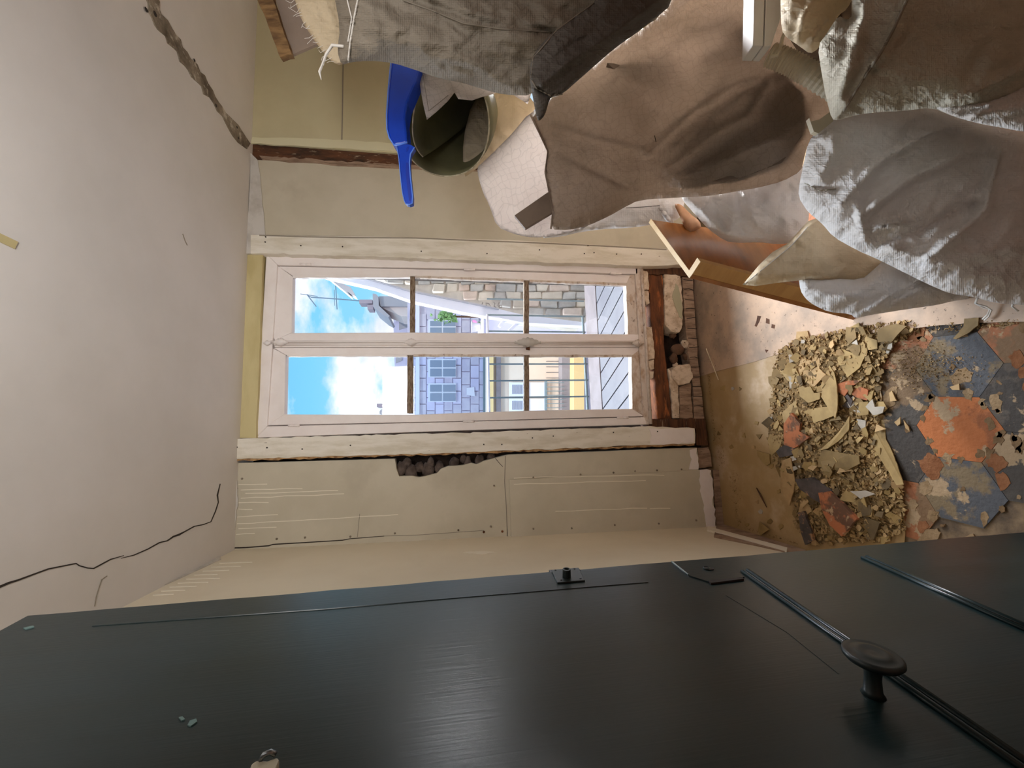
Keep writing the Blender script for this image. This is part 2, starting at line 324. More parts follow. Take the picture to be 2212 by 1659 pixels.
def pY(name, px, Y, dep, M, parent=None, **k):
    V, F = prism([atY(p, Y) for p in px], (0, dep, 0))
    if Y > 5.5: V = [np.array([v[0], v[1], max(v[2], -3.0)]) for v in V]
    return mk(name, V, F, M, parent, **k)
def box(a, b):
    a = np.array(a, float); b = np.array(b, float)
    return prism([(a[0], a[1], a[2]), (b[0], a[1], a[2]), (b[0], a[1], b[2]), (a[0], a[1], b[2])], (0, b[1] - a[1], 0))
def join(*vf):
    V, F = [], []
    for v, f in vf:
        o = len(V); V += [np.array(p, float) for p in v]; F += [[i + o for i in q] for q in f]
    return V, F
def rag(px, amp, step, seed=0, skip=()):
    r = random.Random(seed); out = []
    n = len(px)
    for i in range(n):
        a, b = np.array(px[i], float), np.array(px[(i + 1) % n], float)
        out.append(tuple(a))
        if i in skip: continue
        d = np.linalg.norm(b - a); k = int(d / step); nn = np.array([-(b - a)[1], (b - a)[0]]) / max(d, 1e-6)
        for j in range(1, k):
            out.append(tuple(a + (b - a) * (j + r.uniform(-.3, .3)) / k + nn * r.uniform(-amp, amp)))
    return out
def tube(path, r, seg=8, cap=True):
    path = [np.array(p, float) for p in path]; n = len(path); V, F = [], []
    rr = r if hasattr(r, '__len__') else [r] * n
    up = None
    for i in range(n):
        t = path[min(i + 1, n - 1)] - path[max(i - 1, 0)]; t = t / (np.linalg.norm(t) + 1e-9)
        if up is None: up = np.cross(t, (0.3, 0.5, 0.81)); up /= np.linalg.norm(up)
        up = up - t * (up @ t); up /= np.linalg.norm(up) + 1e-9; w = np.cross(t, up)
        for j in range(seg):
            a = 2 * math.pi * j / seg; V.append(path[i] + rr[i] * (math.cos(a) * up + math.sin(a) * w))
    for i in range(n - 1):
        for j in range(seg):
            F.append([i * seg + j, i * seg + (j + 1) % seg, (i + 1) * seg + (j + 1) % seg, (i + 1) * seg + j])
    if cap: F += [list(range(seg))[::-1], list(range((n - 1) * seg, n * seg))]
    return V, F
def lathe(base, axis, prof, seg=24):
    """prof: list of (radius, height)"""
    axis = np.array(axis, float); axis /= np.linalg.norm(axis); u = np.cross(axis, (0.2, 0.3, 0.9)); u /= np.linalg.norm(u); w = np.cross(axis, u)
    V, F = [], []
    for r, h in prof:
        for j in range(seg):
            a = 2 * math.pi * j / seg; V.append(np.array(base) + axis * h + r * (math.cos(a) * u + math.sin(a) * w))
    for i in range(len(prof) - 1):
        for j in range(seg): F.append([i * seg + j, i * seg + (j + 1) % seg, (i + 1) * seg + (j + 1) % seg, (i + 1) * seg + j])
    F += [list(range(seg))[::-1], list(range((len(prof) - 1) * seg, len(prof) * seg))]
    return V, F
def rock(c, r, seed, squash=(1, 1, 1), sub=2):
    b = bmesh.new(); bmesh.ops.create_icosphere(b, subdivisions=sub, radius=1.0)
    rr = random.Random(seed); ph = [(rr.uniform(0, 6), rr.uniform(1.2, 3.2), np.array([rr.gauss(0, 1) for _ in range(3)])) for _ in range(7)]
    V = []
    for v in b.verts:
        p = np.array(v.co); s = 1 + sum(0.09 * math.sin(a + f * (p @ d)) for a, f, d in ph)
        V.append(np.array(c) + p * s * r * np.array(squash))
    F = [[v.index for v in f.verts] for f in b.faces]; b.free(); return V, F
def ribbon_pts(line, w, fn, thick_vec):
    """flat strip of pixel width w along a pixel polyline; fn unprojects"""
    line = [np.array(p, float) for p in line]; A, B = [], []
    for i, p in enumerate(line):
        t = line[min(i + 1, len(line) - 1)] - line[max(i - 1, 0)]; t /= np.linalg.norm(t) + 1e-9; n = np.array([-t[1], t[0]])
        ww = w[i] if hasattr(w, '__len__') else w
        A.append(fn(p + n * ww / 2)); B.append(fn(p - n * ww / 2))
    return prism(A + B[::-1], thick_vec)

# ================================================================== STRUCTURE
YB = 2.14
# ---- floor
floor = mk('floor', *box((-0.75, -1.3, -0.14), (3.5, 2.6, -0.0036)), m_screed, kind='structure')
# ---- ceiling (very slightly out of level)
cz = lambda X: CE_P[2] + (X - CE_P[0]) * 0.0147
V = [(-0.75, -1.3, cz(-0.75)), (3.5, -1.3, cz(3.5)), (3.5, 2.6, cz(3.5)), (-0.75, 2.6, cz(-0.75))]
ceil = mk('ceiling', *prism(V, (0, 0, 0.12)), m_ceil, kind='structure')
def on_ceil(name, line, w, M, th=0.0012):
    return mk(name, *ribbon_pts(line, w, lambda p: atC(p, th), (0, 0, th * 2)), M, ceil)
on_ceil('crack', [(-10, 1272), (20, 1259), (40, 1253), (75, 1240), (105, 1229), (135, 1223), (165, 1217), (172, 1222), (190, 1227), (203, 1228), (225, 1216), (240, 1208), (268, 1200)],
        [5, 4.5, 3.5, 3, 2.8, 2.6, 2.4, 2.4, 2.4, 2.4, 2.4, 2.2, 1.2], m_crack)
on_ceil('crack', [(262, 1206), (290, 1199), (320, 1186), (345, 1172), (362, 1168), (375, 1159), (387, 1155), (400, 1148), (420, 1137), (440, 1133), (456, 1127)],
        [1, 2, 2.2, 2.4, 2.4, 3.2, 4, 2.4, 2.2, 2, 1.6], m_crack)
on_ceil('crack', [(456, 1127), (466, 1104), (472, 1085), (470, 1070), (476, 1045)], [1.6, 2, 2, 3, 1.5], m_crack)
on_ceil('crack', [(205, 1310), (208, 1290), (214, 1270), (220, 1252), (232, 1244)], 1.5, m_faint)
# scar in the ceiling where a partition stood
scar = rag([(302, -30), (336, -30), (345, 20), (405, 112), (450, 180), (500, 255), (541, 310), (534, 322), (515, 308), (470, 240), (400, 142), (330, 40)], 4, 14, 3)
mk('partition_scar', *prism([atC(p, 0.004) for p in scar], (0, 0, 0.01)), m_scar, ceil)
for i, (p, r) in enumerate((((316, 21), 5), ((335, 30), 6), ((467, 228), 5), ((515, 298), 4), ((512, 275), 4), ((420, 130), 4))):
    c = atC(p, 0.004); mk('nail_hole', *lathe(c, (0, 0, -1), [(r * 0.0016, 0), (r * 0.0008, 0.002)], 8), m_crack, ceil)
for (p, q) in (((-30, 497), (36, 535)),):   # strip of masking tape overhead
    mk('masking_tape', *ribbon_pts([(-30, 497), (0, 513), (36, 530)], 17, lambda s: atC(s, 0.002), (0, 0, 0.0015)), m_yellow, ceil, label='yellowed strip of masking tape')
on_ceil('crack', [(395, 505), (400, 520), (405, 530)], 1.5, m_faint)

# ---- left wall (leans slightly) behind the door
wl = lambda y, z: (-0.518 + z * 0.0157 + (y - YB) * 0.0, y, z)
wallL = mk('wall_left', *prism([wl(-1.3, -0.013), wl(2.5, -0.013), wl(2.5, 2.62), wl(-1.3, 2.62)], (-0.16, 0, 0)), m_wallL, kind='structure')
WLn = np.array([1, 0, -0.0157]); WLn /= np.linalg.norm(WLn)
def atL(p, off=0.0): return hit(p, np.array(wl(1, 0)) + WLn * off, WLn)
V, F = ribbon_pts([(1528, 1140), (1610, 1162), (1700, 1186)], 7, lambda p: atL(p, 0.010), -WLn * 0.012)
mk('baseboard_left', *ribbon_pts([(1546, 1142), (1640, 1165), (1740, 1190)], [34, 26, 20], lambda p: atL(p, 0.006), -WLn * 0.006), m_grime, kind='structure')
mk('baseboard_left', V, F, m_drip, kind='structure')
mk('paint_patch', *prism([atL(p, 0.001) for p in rag([(1000, 1193), (1040, 1190), (1072, 1193), (1040, 1197)], 1, 8, 4)], -WLn * 0.002), m_drip, wallL)
V, F = ribbon_pts([(474, 1200), (420, 1226), (350, 1258), (250, 1305)], [16, 14, 13, 12], lambda p: atL(p, 0.004), -WLn * 0.004)
mk('joint_tape', V, F, m_tape, wallL)
for i in range(9):
    x0 = 330 + i * 18; y0 = 1204 + (480 - x0) * 0.479 + 9
    mk('brush_mark', *ribbon_pts([(x0, y0), (x0 + 45 + (i * 37) % 30, y0 - 2)], 1.6, lambda p: atL(p, 0.001), -WLn * 0.001), m_drip, wallL)

# ---- right boundary, out of frame
mk('wall_right', *box((3.4, -1.2, -0.013), (3.56, 2.6, 2.62)), m_wood, kind='structure')
mk('wall_rear', *box((-0.75, -1.32, -0.013), (3.56, -1.2, 2.62)), m_wood, kind='structure')
# ---- back wall: masonry behind, with openings for window 1 and window 2, then the finishes
ZT = 2.62
xl, xr = float(atY((975, 928), 2.30)[0]), float(atY((975, 574), 2.30)[0])
zs, zt = float(atY((1400, 760), 2.30)[2]) - 0.02, float(atY((560, 760), 2.30)[2]) + 0.03
W2 = (1.85, 2.95, 0.25, 1.66)
parts = [box((-0.75, 2.29, -0.14), (xl, 2.55, ZT)), box((xl, 2.29, -0.14), (xr, 2.55, zs)), box((xl, 2.29, zt), (xr, 2.55, ZT)),
         box((xr, 2.29, -0.14), (W2[0], 2.55, ZT)), box((W2[0], 2.29, -0.14), (W2[1], 2.55, W2[2])), box((W2[0], 2.29, W2[3]), (W2[1], 2.55, ZT)), box((W2[1], 2.29, -0.14), (3.4, 2.55, ZT))]
wallB = mk('wall_back', *join(*parts), m_dark, kind='structure')
# plaster right of window, up to the scar, holding the right part of the wall
xp0 = atY((541, 345), YB)[0]
rw = rag([(541, 507), (800, 510), (1100, 519), (1440, 537), (1500, 560), (1524, 330), (1100, 375), (800, 362), (541, 345)], 1.5, 24, 5, skip=(0, 1, 2, 3, 4, 8))
rw = [p for p in rw]
pY('plaster_panel', rw, YB, 0.14, m_wallB, wallB)
V = [(atY((541, 310), YB)[0], YB, -0.013)]
gx = float(atY((541, 312), YB)[0])
green = join(box((gx + 0.012, YB, -0.013), (W2[0], YB + 0.15, 2.62)), box((W2[0], YB, W2[3]), (W2[1], YB + 0.15, 2.62)), box((W2[0], YB, -0.013), (W2[1], YB + 0.15, W2[2])), box((W2[1], YB, -0.013), (3.4, YB + 0.15, 2.62)))
mk('olive_panel', *green, m_green, wallB)
mk('panel_joint', *ribbon_pts([(741, 130), (740, 220), (738, 312)], 2.4, lambda p: atY(p, YB - 0.002), (0, 0.003, 0)), m_faint, wallB)
pY('cream_strip', rag([(545, 296), (700, 300), (910, 312), (1040, 322), (1040, 338), (902, 330), (541, 309)], 1.2, 22, 8), YB - 0.006, 0.01, mat('cream_strip', srgb(226, 220, 186), 0.6), wallB)
pY('partition_scar', rag([(541, 311), (720, 322), (902, 336), (1040, 350), (1200, 365), (1200, 395), (1028, 378), (800, 362), (570, 347), (541, 340)], 2.5, 12, 9, skip=(5, 9)), YB + 0.012, 0.10, m_post, wallB)
pY('partition_scar', rag([(560, 336), (720, 347), (902, 358), (1040, 368), (1040, 379), (800, 364), (570, 349)], 2.0, 9, 11), YB + 0.004, 0.02, m_grime, wallB)
# plaster at the right foot of window 1 recess is dark timber
pY('dark_timber', rag([(1378, 578), (1440, 575), (1520, 578), (1524, 600), (1440, 592), (1380, 594)], 1.5, 9, 12), 2.17, 0.1, m_wood, wallB)
# ---- casings as trims
trim1 = pY('trim_1', rag([(541, 507), (800, 510), (1100, 518), (1440, 537), (1478, 556), (1480, 572), (1380, 574), (1000, 561), (575, 547), (541, 548)], 1.4, 16, 13, skip=(0, 1, 2, 9)), YB - 0.016, 0.05, m_casing, kind='structure', bevel=0.003)
mk('panel_joint', *ribbon_pts([(560, 508), (650, 511), (760, 513), (900, 514), (1040, 520), (1150, 524), (1300, 531), (1440, 539)], 2.2, lambda p: atY(p, YB - 0.018), (0, 0.003, 0)), m_faint, trim1)
trim2 = pY('trim_2', rag([(500, 948), (550, 946), (1000, 935), (1395, 921), (1501, 925), (1502, 958), (1300, 966), (1050, 976), (800, 984), (510, 992), (492, 984)], 1.5, 13, 14, skip=(0, 10)), YB - 0.016, 0.05, m_casing, kind='structure', bevel=0.003)
pY('bare_edge', rag([(510, 986), (560, 983), (640, 984), (900, 978), (1060, 974), (1400, 961), (1500, 957), (1500, 962), (1050, 979), (800, 987), (510, 996)], 1.8, 9, 15), YB - 0.012, 0.03, mat('bare_edge_wood', srgb(188, 150, 104), 0.8, srgb(120, 84, 54), 30), trim2)
pY('paint_patch', rag([(1402, 926), (1498, 927), (1499, 956), (1440, 960), (1405, 960), (1408, 942)], 1.5, 8, 16), YB - 0.018, 0.004, m_win, trim2)
# nail heads
def nails(parent, lst, Y, M=m_crack, r=0.0035):
    for p in lst:
        mk('nail_head', *lathe(atY(p, Y), (0, -1, 0), [(r, 0), (r, 0.003), (r * 0.5, 0.005)], 8), M, parent)
nails(trim1, [(574, 512), (573, 523), (650, 531), (740, 533), (910, 543), (1052, 548), (1165, 540), (1262, 548), (1283, 546), (1332, 549), (1385, 549), (1270, 531)], YB - 0.016)
nails(trim2, [(512, 966), (577, 967), (653, 970), (757, 962), (1045, 960), (1084, 960), (1150, 946), (1195, 942), (1325, 934), (1420, 932)], YB - 0.016)
# yellow lintel board between ceiling and window
pY('trim_3', rag([(530, 548), (568, 549), (553, 946), (495, 946), (500, 900), (515, 730), (526, 600)], 1.2, 40, 17), YB + 0.005, 0.05, m_yellow, kind='structure')
pY('trim_4', rag([(520, 575), (528, 560), (512, 740), (497, 930), (492, 942), (499, 840)], 0.6, 30, 18), YB - 0.006, 0.02, m_tape, kind='structure')
# cove of grey joint compound along the ceiling, right of window and left panel
pY('trim_5', rag([(541, 330), (556, 345), (562, 380), (572, 500), (575, 545), (530, 548), (533, 500), (540, 400)], 1.2, 20, 19, skip=(7,)), YB - 0.008, 0.02, m_tape, kind='structure')
pY('trim_6', rag([(490, 998), (506, 1000), (512, 1040), (514, 1080), (508, 1130), (505, 1165), (498, 1190), (474, 1200), (478, 1130), (484, 1060)], 1.5, 12, 20, skip=(9, 8)), YB - 0.008, 0.02, m_tape, kind='structure')
# left panel with the broken corner
lp = [(488, 1001), (640, 997), (853, 991), (856, 1012), (862, 1029), (890, 1028), (905, 1031), (918, 1029), (944, 1022), (952, 1013), (968, 1007), (1000, 1005), (1018, 1000), (1030, 1003), (1045, 996), (1086, 985), (1100, 982), (1300, 975), (1440, 969), (1505, 967), (1509, 990), (1507, 1016), (1536, 1016), (1541, 1080), (1546, 1141), (1100, 1162), (494, 1196), (470, 1204)]
panel = pY('paint_panel', lp, YB, 0.05, m_wallB, wallB, bevel=0.0)
low = pY('raised_panel', rag([(1100, 1036), (1300, 1027), (1507, 1015), (1536, 1016), (1546, 1141), (1300, 1152), (1104, 1160)], 0.7, 20, 21), YB - 0.012, 0.02, m_wallB, wallB, bevel=0.002)
nails(low, [(1152, 1031), (1254, 1025), (1325, 1021), (1372, 1018), (1419, 1016), (1472, 1014), (1235, 1141), (1328, 1134), (1423, 1131), (1504, 1124), (1067, 1049), (1060, 1137), (1152, 1142)], YB - 0.014, m_scar, 0.005)
nails(panel, [(499, 1034), (523, 1034), (512, 1055), (598, 1164), (659, 1161), (757, 1159), (853, 1152), (990, 1145)], YB, m_scar, 0.005)
mk('switch_plate_mark', *prism([atY(p, YB - 0.001) for p in ((1040, 1142), (1095, 1138), (1097, 1155), (1042, 1159))], (0, 0.002, 0)), m_wallB, wallB)
nails(panel, [(1045, 1149), (1085, 1148)], YB - 0.002, m_rust, 0.006)
pY('bare_plaster', rag([(1512, 1015), (1536, 1016), (1546, 1141), (1526, 1138), (1520, 1100), (1512, 1060)], 3, 10, 22), YB - 0.0135, 0.003, m_win, wallB)
pY('bare_plaster', rag([(1490, 972), (1505, 968), (1509, 1014), (1488, 1014), (1494, 992)], 2, 8, 23), YB - 0.002, 0.003, m_win, wallB)
def crackY(line, w, M=m_crack, Y=YB - 0.001): mk('crack', *ribbon_pts(line, w, lambda p: atY(p, Y), (0, 0.002, 0)), M, wallB)
crackY([(472, 1200), (488, 1196), (494, 1184), (530, 1183), (580, 1179), (590, 1176), (660, 1172), (740, 1167), (755, 1164), (830, 1158)], [2, 3, 3, 2.6, 2.4, 2.4, 2.2, 2, 1.6, 1.2])
crackY([(830, 1158), (900, 1156), (1000, 1149), (1045, 1146)], 1, m_faint)
crackY([(1092, 985), (1090, 1040), (1094, 1100), (1096, 1160)], 1.6, m_faint)
crackY([(772, 1160), (774, 1140), (777, 1110)], 1, m_faint)
crackY([(1070, 990), (1080, 1002), (1086, 1008)], 1.0)
mk('rust_sliver', *ribbon_pts([(530, 1195), (570, 1193), (627, 1190)], 1.8, lambda p: atY(p, YB - 0.002), (0, 0.003, 0)), m_rust, wallB)
for (x0, x1, y0, y1) in ((515, 577, 1047, 1046), (520, 653, 1058, 1055), (530, 730, 1066, 1060), (520, 743, 1076, 1067), (515, 580, 1086, 1085), (515, 545, 1100, 1100), (512, 600, 1116, 1112), (512, 860, 1132, 1112), (515, 597, 1143, 1139), (510, 550, 1154, 1152), (1110, 1435, 1032, 1026), (1110, 1395, 1046, 1038), (1200, 1398, 1105, 1097), (1404, 1448, 1099, 1098)):
    n = max(2, int((x1 - x0) / 30)); r = random.Random(x1)
    mk('paint_drip', *ribbon_pts([(x0 + (x1 - x0) * i / n, y0 + (y1 - y0) * i / n + r.uniform(-1, 1)) for i in range(n + 1)], 1.5, lambda p: atY(p, YB - (0.014 if x0 > 1100 else 0.001)), (0, 0.002, 0)), m_drip, wallB)
# masonry in the broken corner
for i, (p, r) in enumerate((((868, 1010), .022), ((890, 1020), .026), ((905, 1008), .02), ((925, 1016), .024), ((948, 1008), .018), ((980, 1000), .02), ((1010, 998), .016), ((1035, 994), .018), ((1060, 988), .016), ((880, 1000), .016), ((930, 1000), .018), ((1000, 992), .014))):
    mk('rubble_stone', *rock(atY(p, YB + 0.045), r * 1.25, i + 40, (1.3, 0.8, 1)), m_dstone, wallB, smooth=True)
# exposed strip under the panels where the skirting was pulled off
pY('exposed_board', rag([(1540, 1015), (1573, 1014), (1579, 1080), (1580, 1141), (1547, 1141)], 1.2, 9, 24), YB + 0.004, 0.12, m_grime, wallB)
pY('exposed_board', rag([(1507, 968), (1530, 966), (1536, 985), (1538, 1008), (1509, 1012)], 1.2, 8, 25), YB + 0.03, 0.1, m_grime, wallB)
pY('dark_timber', rag([(1402, 906), (1500, 904), (1524, 906), (1526, 930), (1500, 926), (1402, 922)], 1.5, 9, 26), 2.165, 0.1, m_wood, wallB)
pY('dark_timber', rag([(1504, 926), (1526, 928), (1530, 962), (1504, 962)], 1.5, 9, 27), 2.155, 0.1, m_wood, wallB)
# under the window: rusted bar, broken plaster, stones, plank
pY('rusted_bar', rag([(1401, 590), (1431, 590), (1434, 640), (1435, 730), (1441, 800), (1448, 860), (1452, 906), (1421, 906), (1414, 800), (1407, 720)], 1.2, 14, 28), 2.18, 0.1, m_rust, wallB, bevel=0.006)
for px, sd in (([(1388, 584), (1399, 586), (1402, 610), (1402, 626), (1390, 626)], 1), ([(1390, 628), (1401, 628), (1404, 655), (1396, 658), (1390, 640)], 2),
               ([(1396, 706), (1408, 706), (1415, 760), (1414, 775), (1400, 778), (1398, 740)], 3), ([(1400, 780), (1413, 776), (1414, 797), (1404, 800)], 4), ([(1402, 802), (1413, 802), (1412, 816), (1404, 820)], 5)):
    pY('plaster_fragment', rag(px, 1, 7, 30 + sd), 2.165, 0.08, m_plaster, wallB, bevel=0.003)
for px, Y, M in (([(1434, 590), (1470, 590), (1474, 640), (1475, 700), (1468, 718), (1450, 716), (1436, 702), (1436, 650)], 2.172, m_plaster),
                 ([(1452, 800), (1462, 790), (1490, 786), (1498, 815), (1490, 828), (1465, 832), (1452, 815)], 2.165, m_plaster),
                 ([(1444, 795), (1452, 805), (1466, 835), (1468, 904), (1454, 904), (1450, 850)], 2.175, m_plaster),
                 ([(1468, 835), (1492, 826), (1497, 904), (1468, 904)], 2.178, m_grime)):
    pY('plaster_fragment', rag(px, 1.5, 7, len(px) + int(px[0][0])), Y, 0.09, M, wallB, bevel=0.004)
pY('paint_remnant', rag([(1460, 612), (1466, 620), (1474, 660), (1474, 690), (1468, 685), (1455, 650), (1452, 640)], 1, 8, 61), 2.170, 0.004, mat('old_green_paint', srgb(176, 170, 142), 0.7), wallB)
for i, (p, r, sq) in enumerate((((1466, 752), .040, (0.95, 0.7, 1.0)), ((1455, 774), .034, (1.1, .7, .8)), ((1480, 745), .026, (1, .7, 1)), ((1452, 725), .022, (1, .7, 1)), ((1482, 770), .022, (1, .8, 1)), ((1458, 788), .018, (1, .7, 1)))):
    mk('rubble_stone', *rock(atY(p, 2.215 if i != 2 else 2.2), r, i + 70, sq), m_stone if i % 3 != 2 else m_plaster, wallB, smooth=True)
lo = rag([(1473, 592), (1496, 594), (1502, 700), (1510, 800), (1522, 904), (1499, 904), (1497, 840), (1488, 770), (1480, 690)], 1.2, 11, 29)
pY('plank', lo, 2.185, 0.08, m_grime, wallB)
for i in range(14):   # old plaster lath lines across that plank
    y = 604 + i * 21; x0 = 1476 + (y - 600) * 0.085; r = random.Random(i)
    mk('lath_line', *ribbon_pts([(x0, y), (x0 + 10, y + r.uniform(-2, 2)), (x0 + 20, y + r.uniform(-3, 3))], r.uniform(1, 2), lambda p: atY(p, 2.1835), (0, 0.002, 0)), m_crack, wallB)

# ================================================================== WINDOW 1
win = empty('window_1', atY((1400, 750), 2.18), 'old two leaf casement window with six panes and peeling pinkish white paint', kind='structure')
YF = 2.165
fr = empty('frame', atY((1400, 750), YF), parent=win)
def bar(name, px, Y, dep, M, par, bev=0.004, **k): return pY(name, px, Y, dep, M, par, bevel=bev, **k)
bar('head', [(575, 548), (599, 572), (577, 921), (552, 946)], YF, 0.07, m_win, fr)
bar('jamb', [(575, 548), (1000, 562), (1378, 576), (1378, 592), (1000, 580), (599, 572)], YF, 0.07, m_win, fr)
bar('jamb', [(552, 946), (577, 921), (1000, 911), (1394, 901), (1398, 917), (1000, 930)], YF, 0.07, m_win, fr)
bar('sill_rail', rag([(1372, 577), (1384, 577), (1405, 917), (1396, 918), (1390, 900)], 0.8, 14, 2), YF, 0.08, m_winworn, fr)
V, F = tube([atY((1386, 580), YF - 0.004), atY((1393, 700), YF - 0.004), atY((1406, 916), YF - 0.004)], 0.009, 10); mk('sill_bead', V, F, m_winworn, fr, smooth=True)
for px in ([(570, 543), (600, 548), (1380, 576), (1380, 580), (575, 552)],): pass
YS = YF + 0.012
bar('rebate', [(590, 575), (600, 590), (1000, 590), (1362, 604), (1362, 588), (1000, 575)], YF + 0.05, 0.03, m_win, fr)
bar('rebate', [(570, 928), (612, 905), (1000, 900), (1392, 889), (1397, 910), (1000, 924)], YF + 0.05, 0.03, m_win, fr)
bar('rebate', [(585, 572), (612, 600), (600, 900), (565, 930)], YF + 0.05, 0.03, m_win, fr)
def leaf(name, outer, panes, munt, flip):
    s = empty(name, atY(outer[2], YS), parent=win)
    (a, b, c, d) = outer           # top-near-meeting etc. handled by bars
    return s
right = empty('sash', atY((1370, 660), YS), parent=win); left = empty('sash', atY((1385, 820), YS), parent=win)
# right leaf (upper in the picture): stiles and rails
bar('top_rail', [(600, 574), (632, 597), (630, 719), (593, 735), (590, 727)], YS, 0.045, m_win, right)
bar('jamb_stile', [(601, 575), (1000, 583), (1362, 594), (1355, 612), (1133, 605), (890, 596), (632, 596)], YS, 0.045, m_win, right)
bar('meeting_stile', [(592, 750), (593, 733), (630, 719), (890, 718), (1133, 720), (1358, 722), (1384, 722), (1384, 750)], YS - 0.004, 0.05, m_win, right)
bar('bottom_rail', rag([(1352, 611), (1362, 593), (1373, 594), (1384, 724), (1357, 722)], 0.6, 14, 5), YS, 0.045, m_winworn, right)
bar('top_rail', [(590, 752), (617, 767), (614, 896), (577, 921), (583, 840)], YS, 0.045, m_win, left)
bar('jamb_stile', [(578, 919), (614, 895), (886, 896), (1136, 887), (1366, 883), (1392, 899), (1000, 910)], YS, 0.045, m_win, left)
bar('meeting_stile', [(590, 751), (1386, 751), (1368, 768), (1140, 767), (890, 767), (617, 767)], YS, 0.045, m_win, left)
bar('bottom_rail', rag([(1364, 767), (1386, 752), (1393, 898), (1366, 884)], 0.6, 14, 6), YS, 0.045, m_winworn, left)
for sh, x0, x1, x2, x3, ya, yb in ((right, 885, 897, 1132, 1143, 597, 720), (left, 879, 893, 1132, 1143, 766, 893)):
    o = 5 if sh is right else 0
    bar('muntin', rag([(x0 + 1, ya), (x1 - 1, ya), (x1 - 1, yb), (x0, yb)], 0.5, 12, 7), YS + 0.006, 0.03, m_muntin, sh, 0.003)
    bar('muntin', rag([(x2, ya + 6 if sh is right else ya), (x3, ya + 6 if sh is right else ya), (x3, yb - (0 if sh is right else 6)), (x2, yb - (0 if sh is right else 6))], 0.5, 12, 8), YS + 0.006, 0.03, m_muntin, sh, 0.003)
for sh, rect, M in ((right, [(630, 594), (890, 594), (890, 722), (628, 722)], m_glass), (right, [(892, 594), (1137, 600), (1137, 723), (892, 723)], m_glass), (right, [(1139, 600), (1360, 608), (1362, 725), (1139, 725)], m_glass),
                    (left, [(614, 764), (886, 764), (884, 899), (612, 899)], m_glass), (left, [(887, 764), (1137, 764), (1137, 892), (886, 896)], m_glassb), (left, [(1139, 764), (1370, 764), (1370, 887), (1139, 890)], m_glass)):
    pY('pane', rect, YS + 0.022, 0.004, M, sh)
for sh, segs in ((right, [((632, 600), (886, 599)), ((897, 600), (1131, 608)), ((1144, 609), (1353, 617))]), (left, [((620, 770), (879, 770)), ((893, 770), (1131, 770)), ((1144, 771), (1364, 771))])):
    for a, b in segs:
        bar('putty_bead', rag([a, b, (b[0], b[1] - 5), (a[0], a[1] - 5)], 0.7, 12, int(a[0])), YS - 0.001, 0.02, m_win if a[0] < 700 else m_winworn, sh, 0.001)
# rounded cover bead and espagnolette rod with cast ornaments
V, F = tube([atY((593, 742), YS - 0.004), atY((900, 742), YS - 0.004), atY((1384, 741), YS - 0.004)], 0.013, 12); mk('cover_bead', V, F, m_win, right, smooth=True)
rod = empty('espagnolette', atY((1384, 740), YS - 0.02), parent=win)
V, F = tube([atY((585, 738), YS - 0.024), atY((900, 738), YS - 0.024), atY((1386, 738), YS - 0.024)], 0.006, 10); mk('rod', V, F, m_win, rod, smooth=True)
def ornament(xc, yc, L, R, M, knob=False):
    a, b = atY((xc - L, yc), YS - 0.022), atY((xc + L, yc), YS - 0.022)
    n = 13; pr = []
    path = [a + (b - a) * i / (n - 1) for i in range(n)]
    for i in range(n):
        q = abs(i - 6) / 6; pr.append(R * (0.65 + 0.35 * math.cos(q * math.pi)) * (0.82 if i % 2 else 1.08))
    mk('cast_ornament', *tube(path, pr, 14), M, rod, smooth=True)
ornament(606, 739, 16, 0.021, m_win); ornament(888, 739, 15, 0.021, m_win); ornament(1378, 741, 12, 0.022, m_winworn); ornament(577, 741, 8, 0.014, m_win)
ornament(1140, 739, 28, 0.027, m_tape, True)
for p in ((660, 571), (1014, 582), (1330, 591), (635, 919), (1012, 910), (1345, 902)):
    a, b = atY((p[0] - 12, p[1]), YF - 0.003), atY((p[0] + 12, p[1]), YF - 0.003)
    mk('hinge', *tube([a, a + (b - a) * .46, a + (b - a) * .5, a + (b - a) * .54, b], [0.007, 0.007, 0.005, 0.007, 0.007], 10), m_win, win, smooth=True)
V, F = tube([atY((1136, 753), YS - 0.006), atY((1144, 753), YS - 0.012)], [0.006, 0.009], 10); mk('latch_knob', V, F, m_rust, left, smooth=True)
# window 2, behind the bags, simple casement
w2 = empty('window_2', (2.40, 2.3, W2[2]), 'low casement hidden behind the rubble sacks', kind='structure')
for a, b in (((W2[0], 2.2, W2[2]), (W2[0] + .06, 2.26, W2[3])), ((W2[1] - .06, 2.2, W2[2]), (W2[1], 2.26, W2[3])), ((W2[0], 2.2, W2[2]), (W2[1], 2.26, W2[2] + .06)), ((W2[0], 2.2, W2[3] - .06), (W2[1], 2.26, W2[3])), ((2.375, 2.2, W2[2]), (2.425, 2.26, W2[3]))):
    mk('frame', *box(a, b), m_win, w2)
mk('pane', *box((W2[0] + .05, 2.225, W2[2] + .05), (2.38, 2.23, W2[3] - .05)), m_glass, w2); mk('pane', *box((2.42, 2.225, W2[2] + .05), (W2[1] - .05, 2.23, W2[3] - .05)), m_glass, w2)

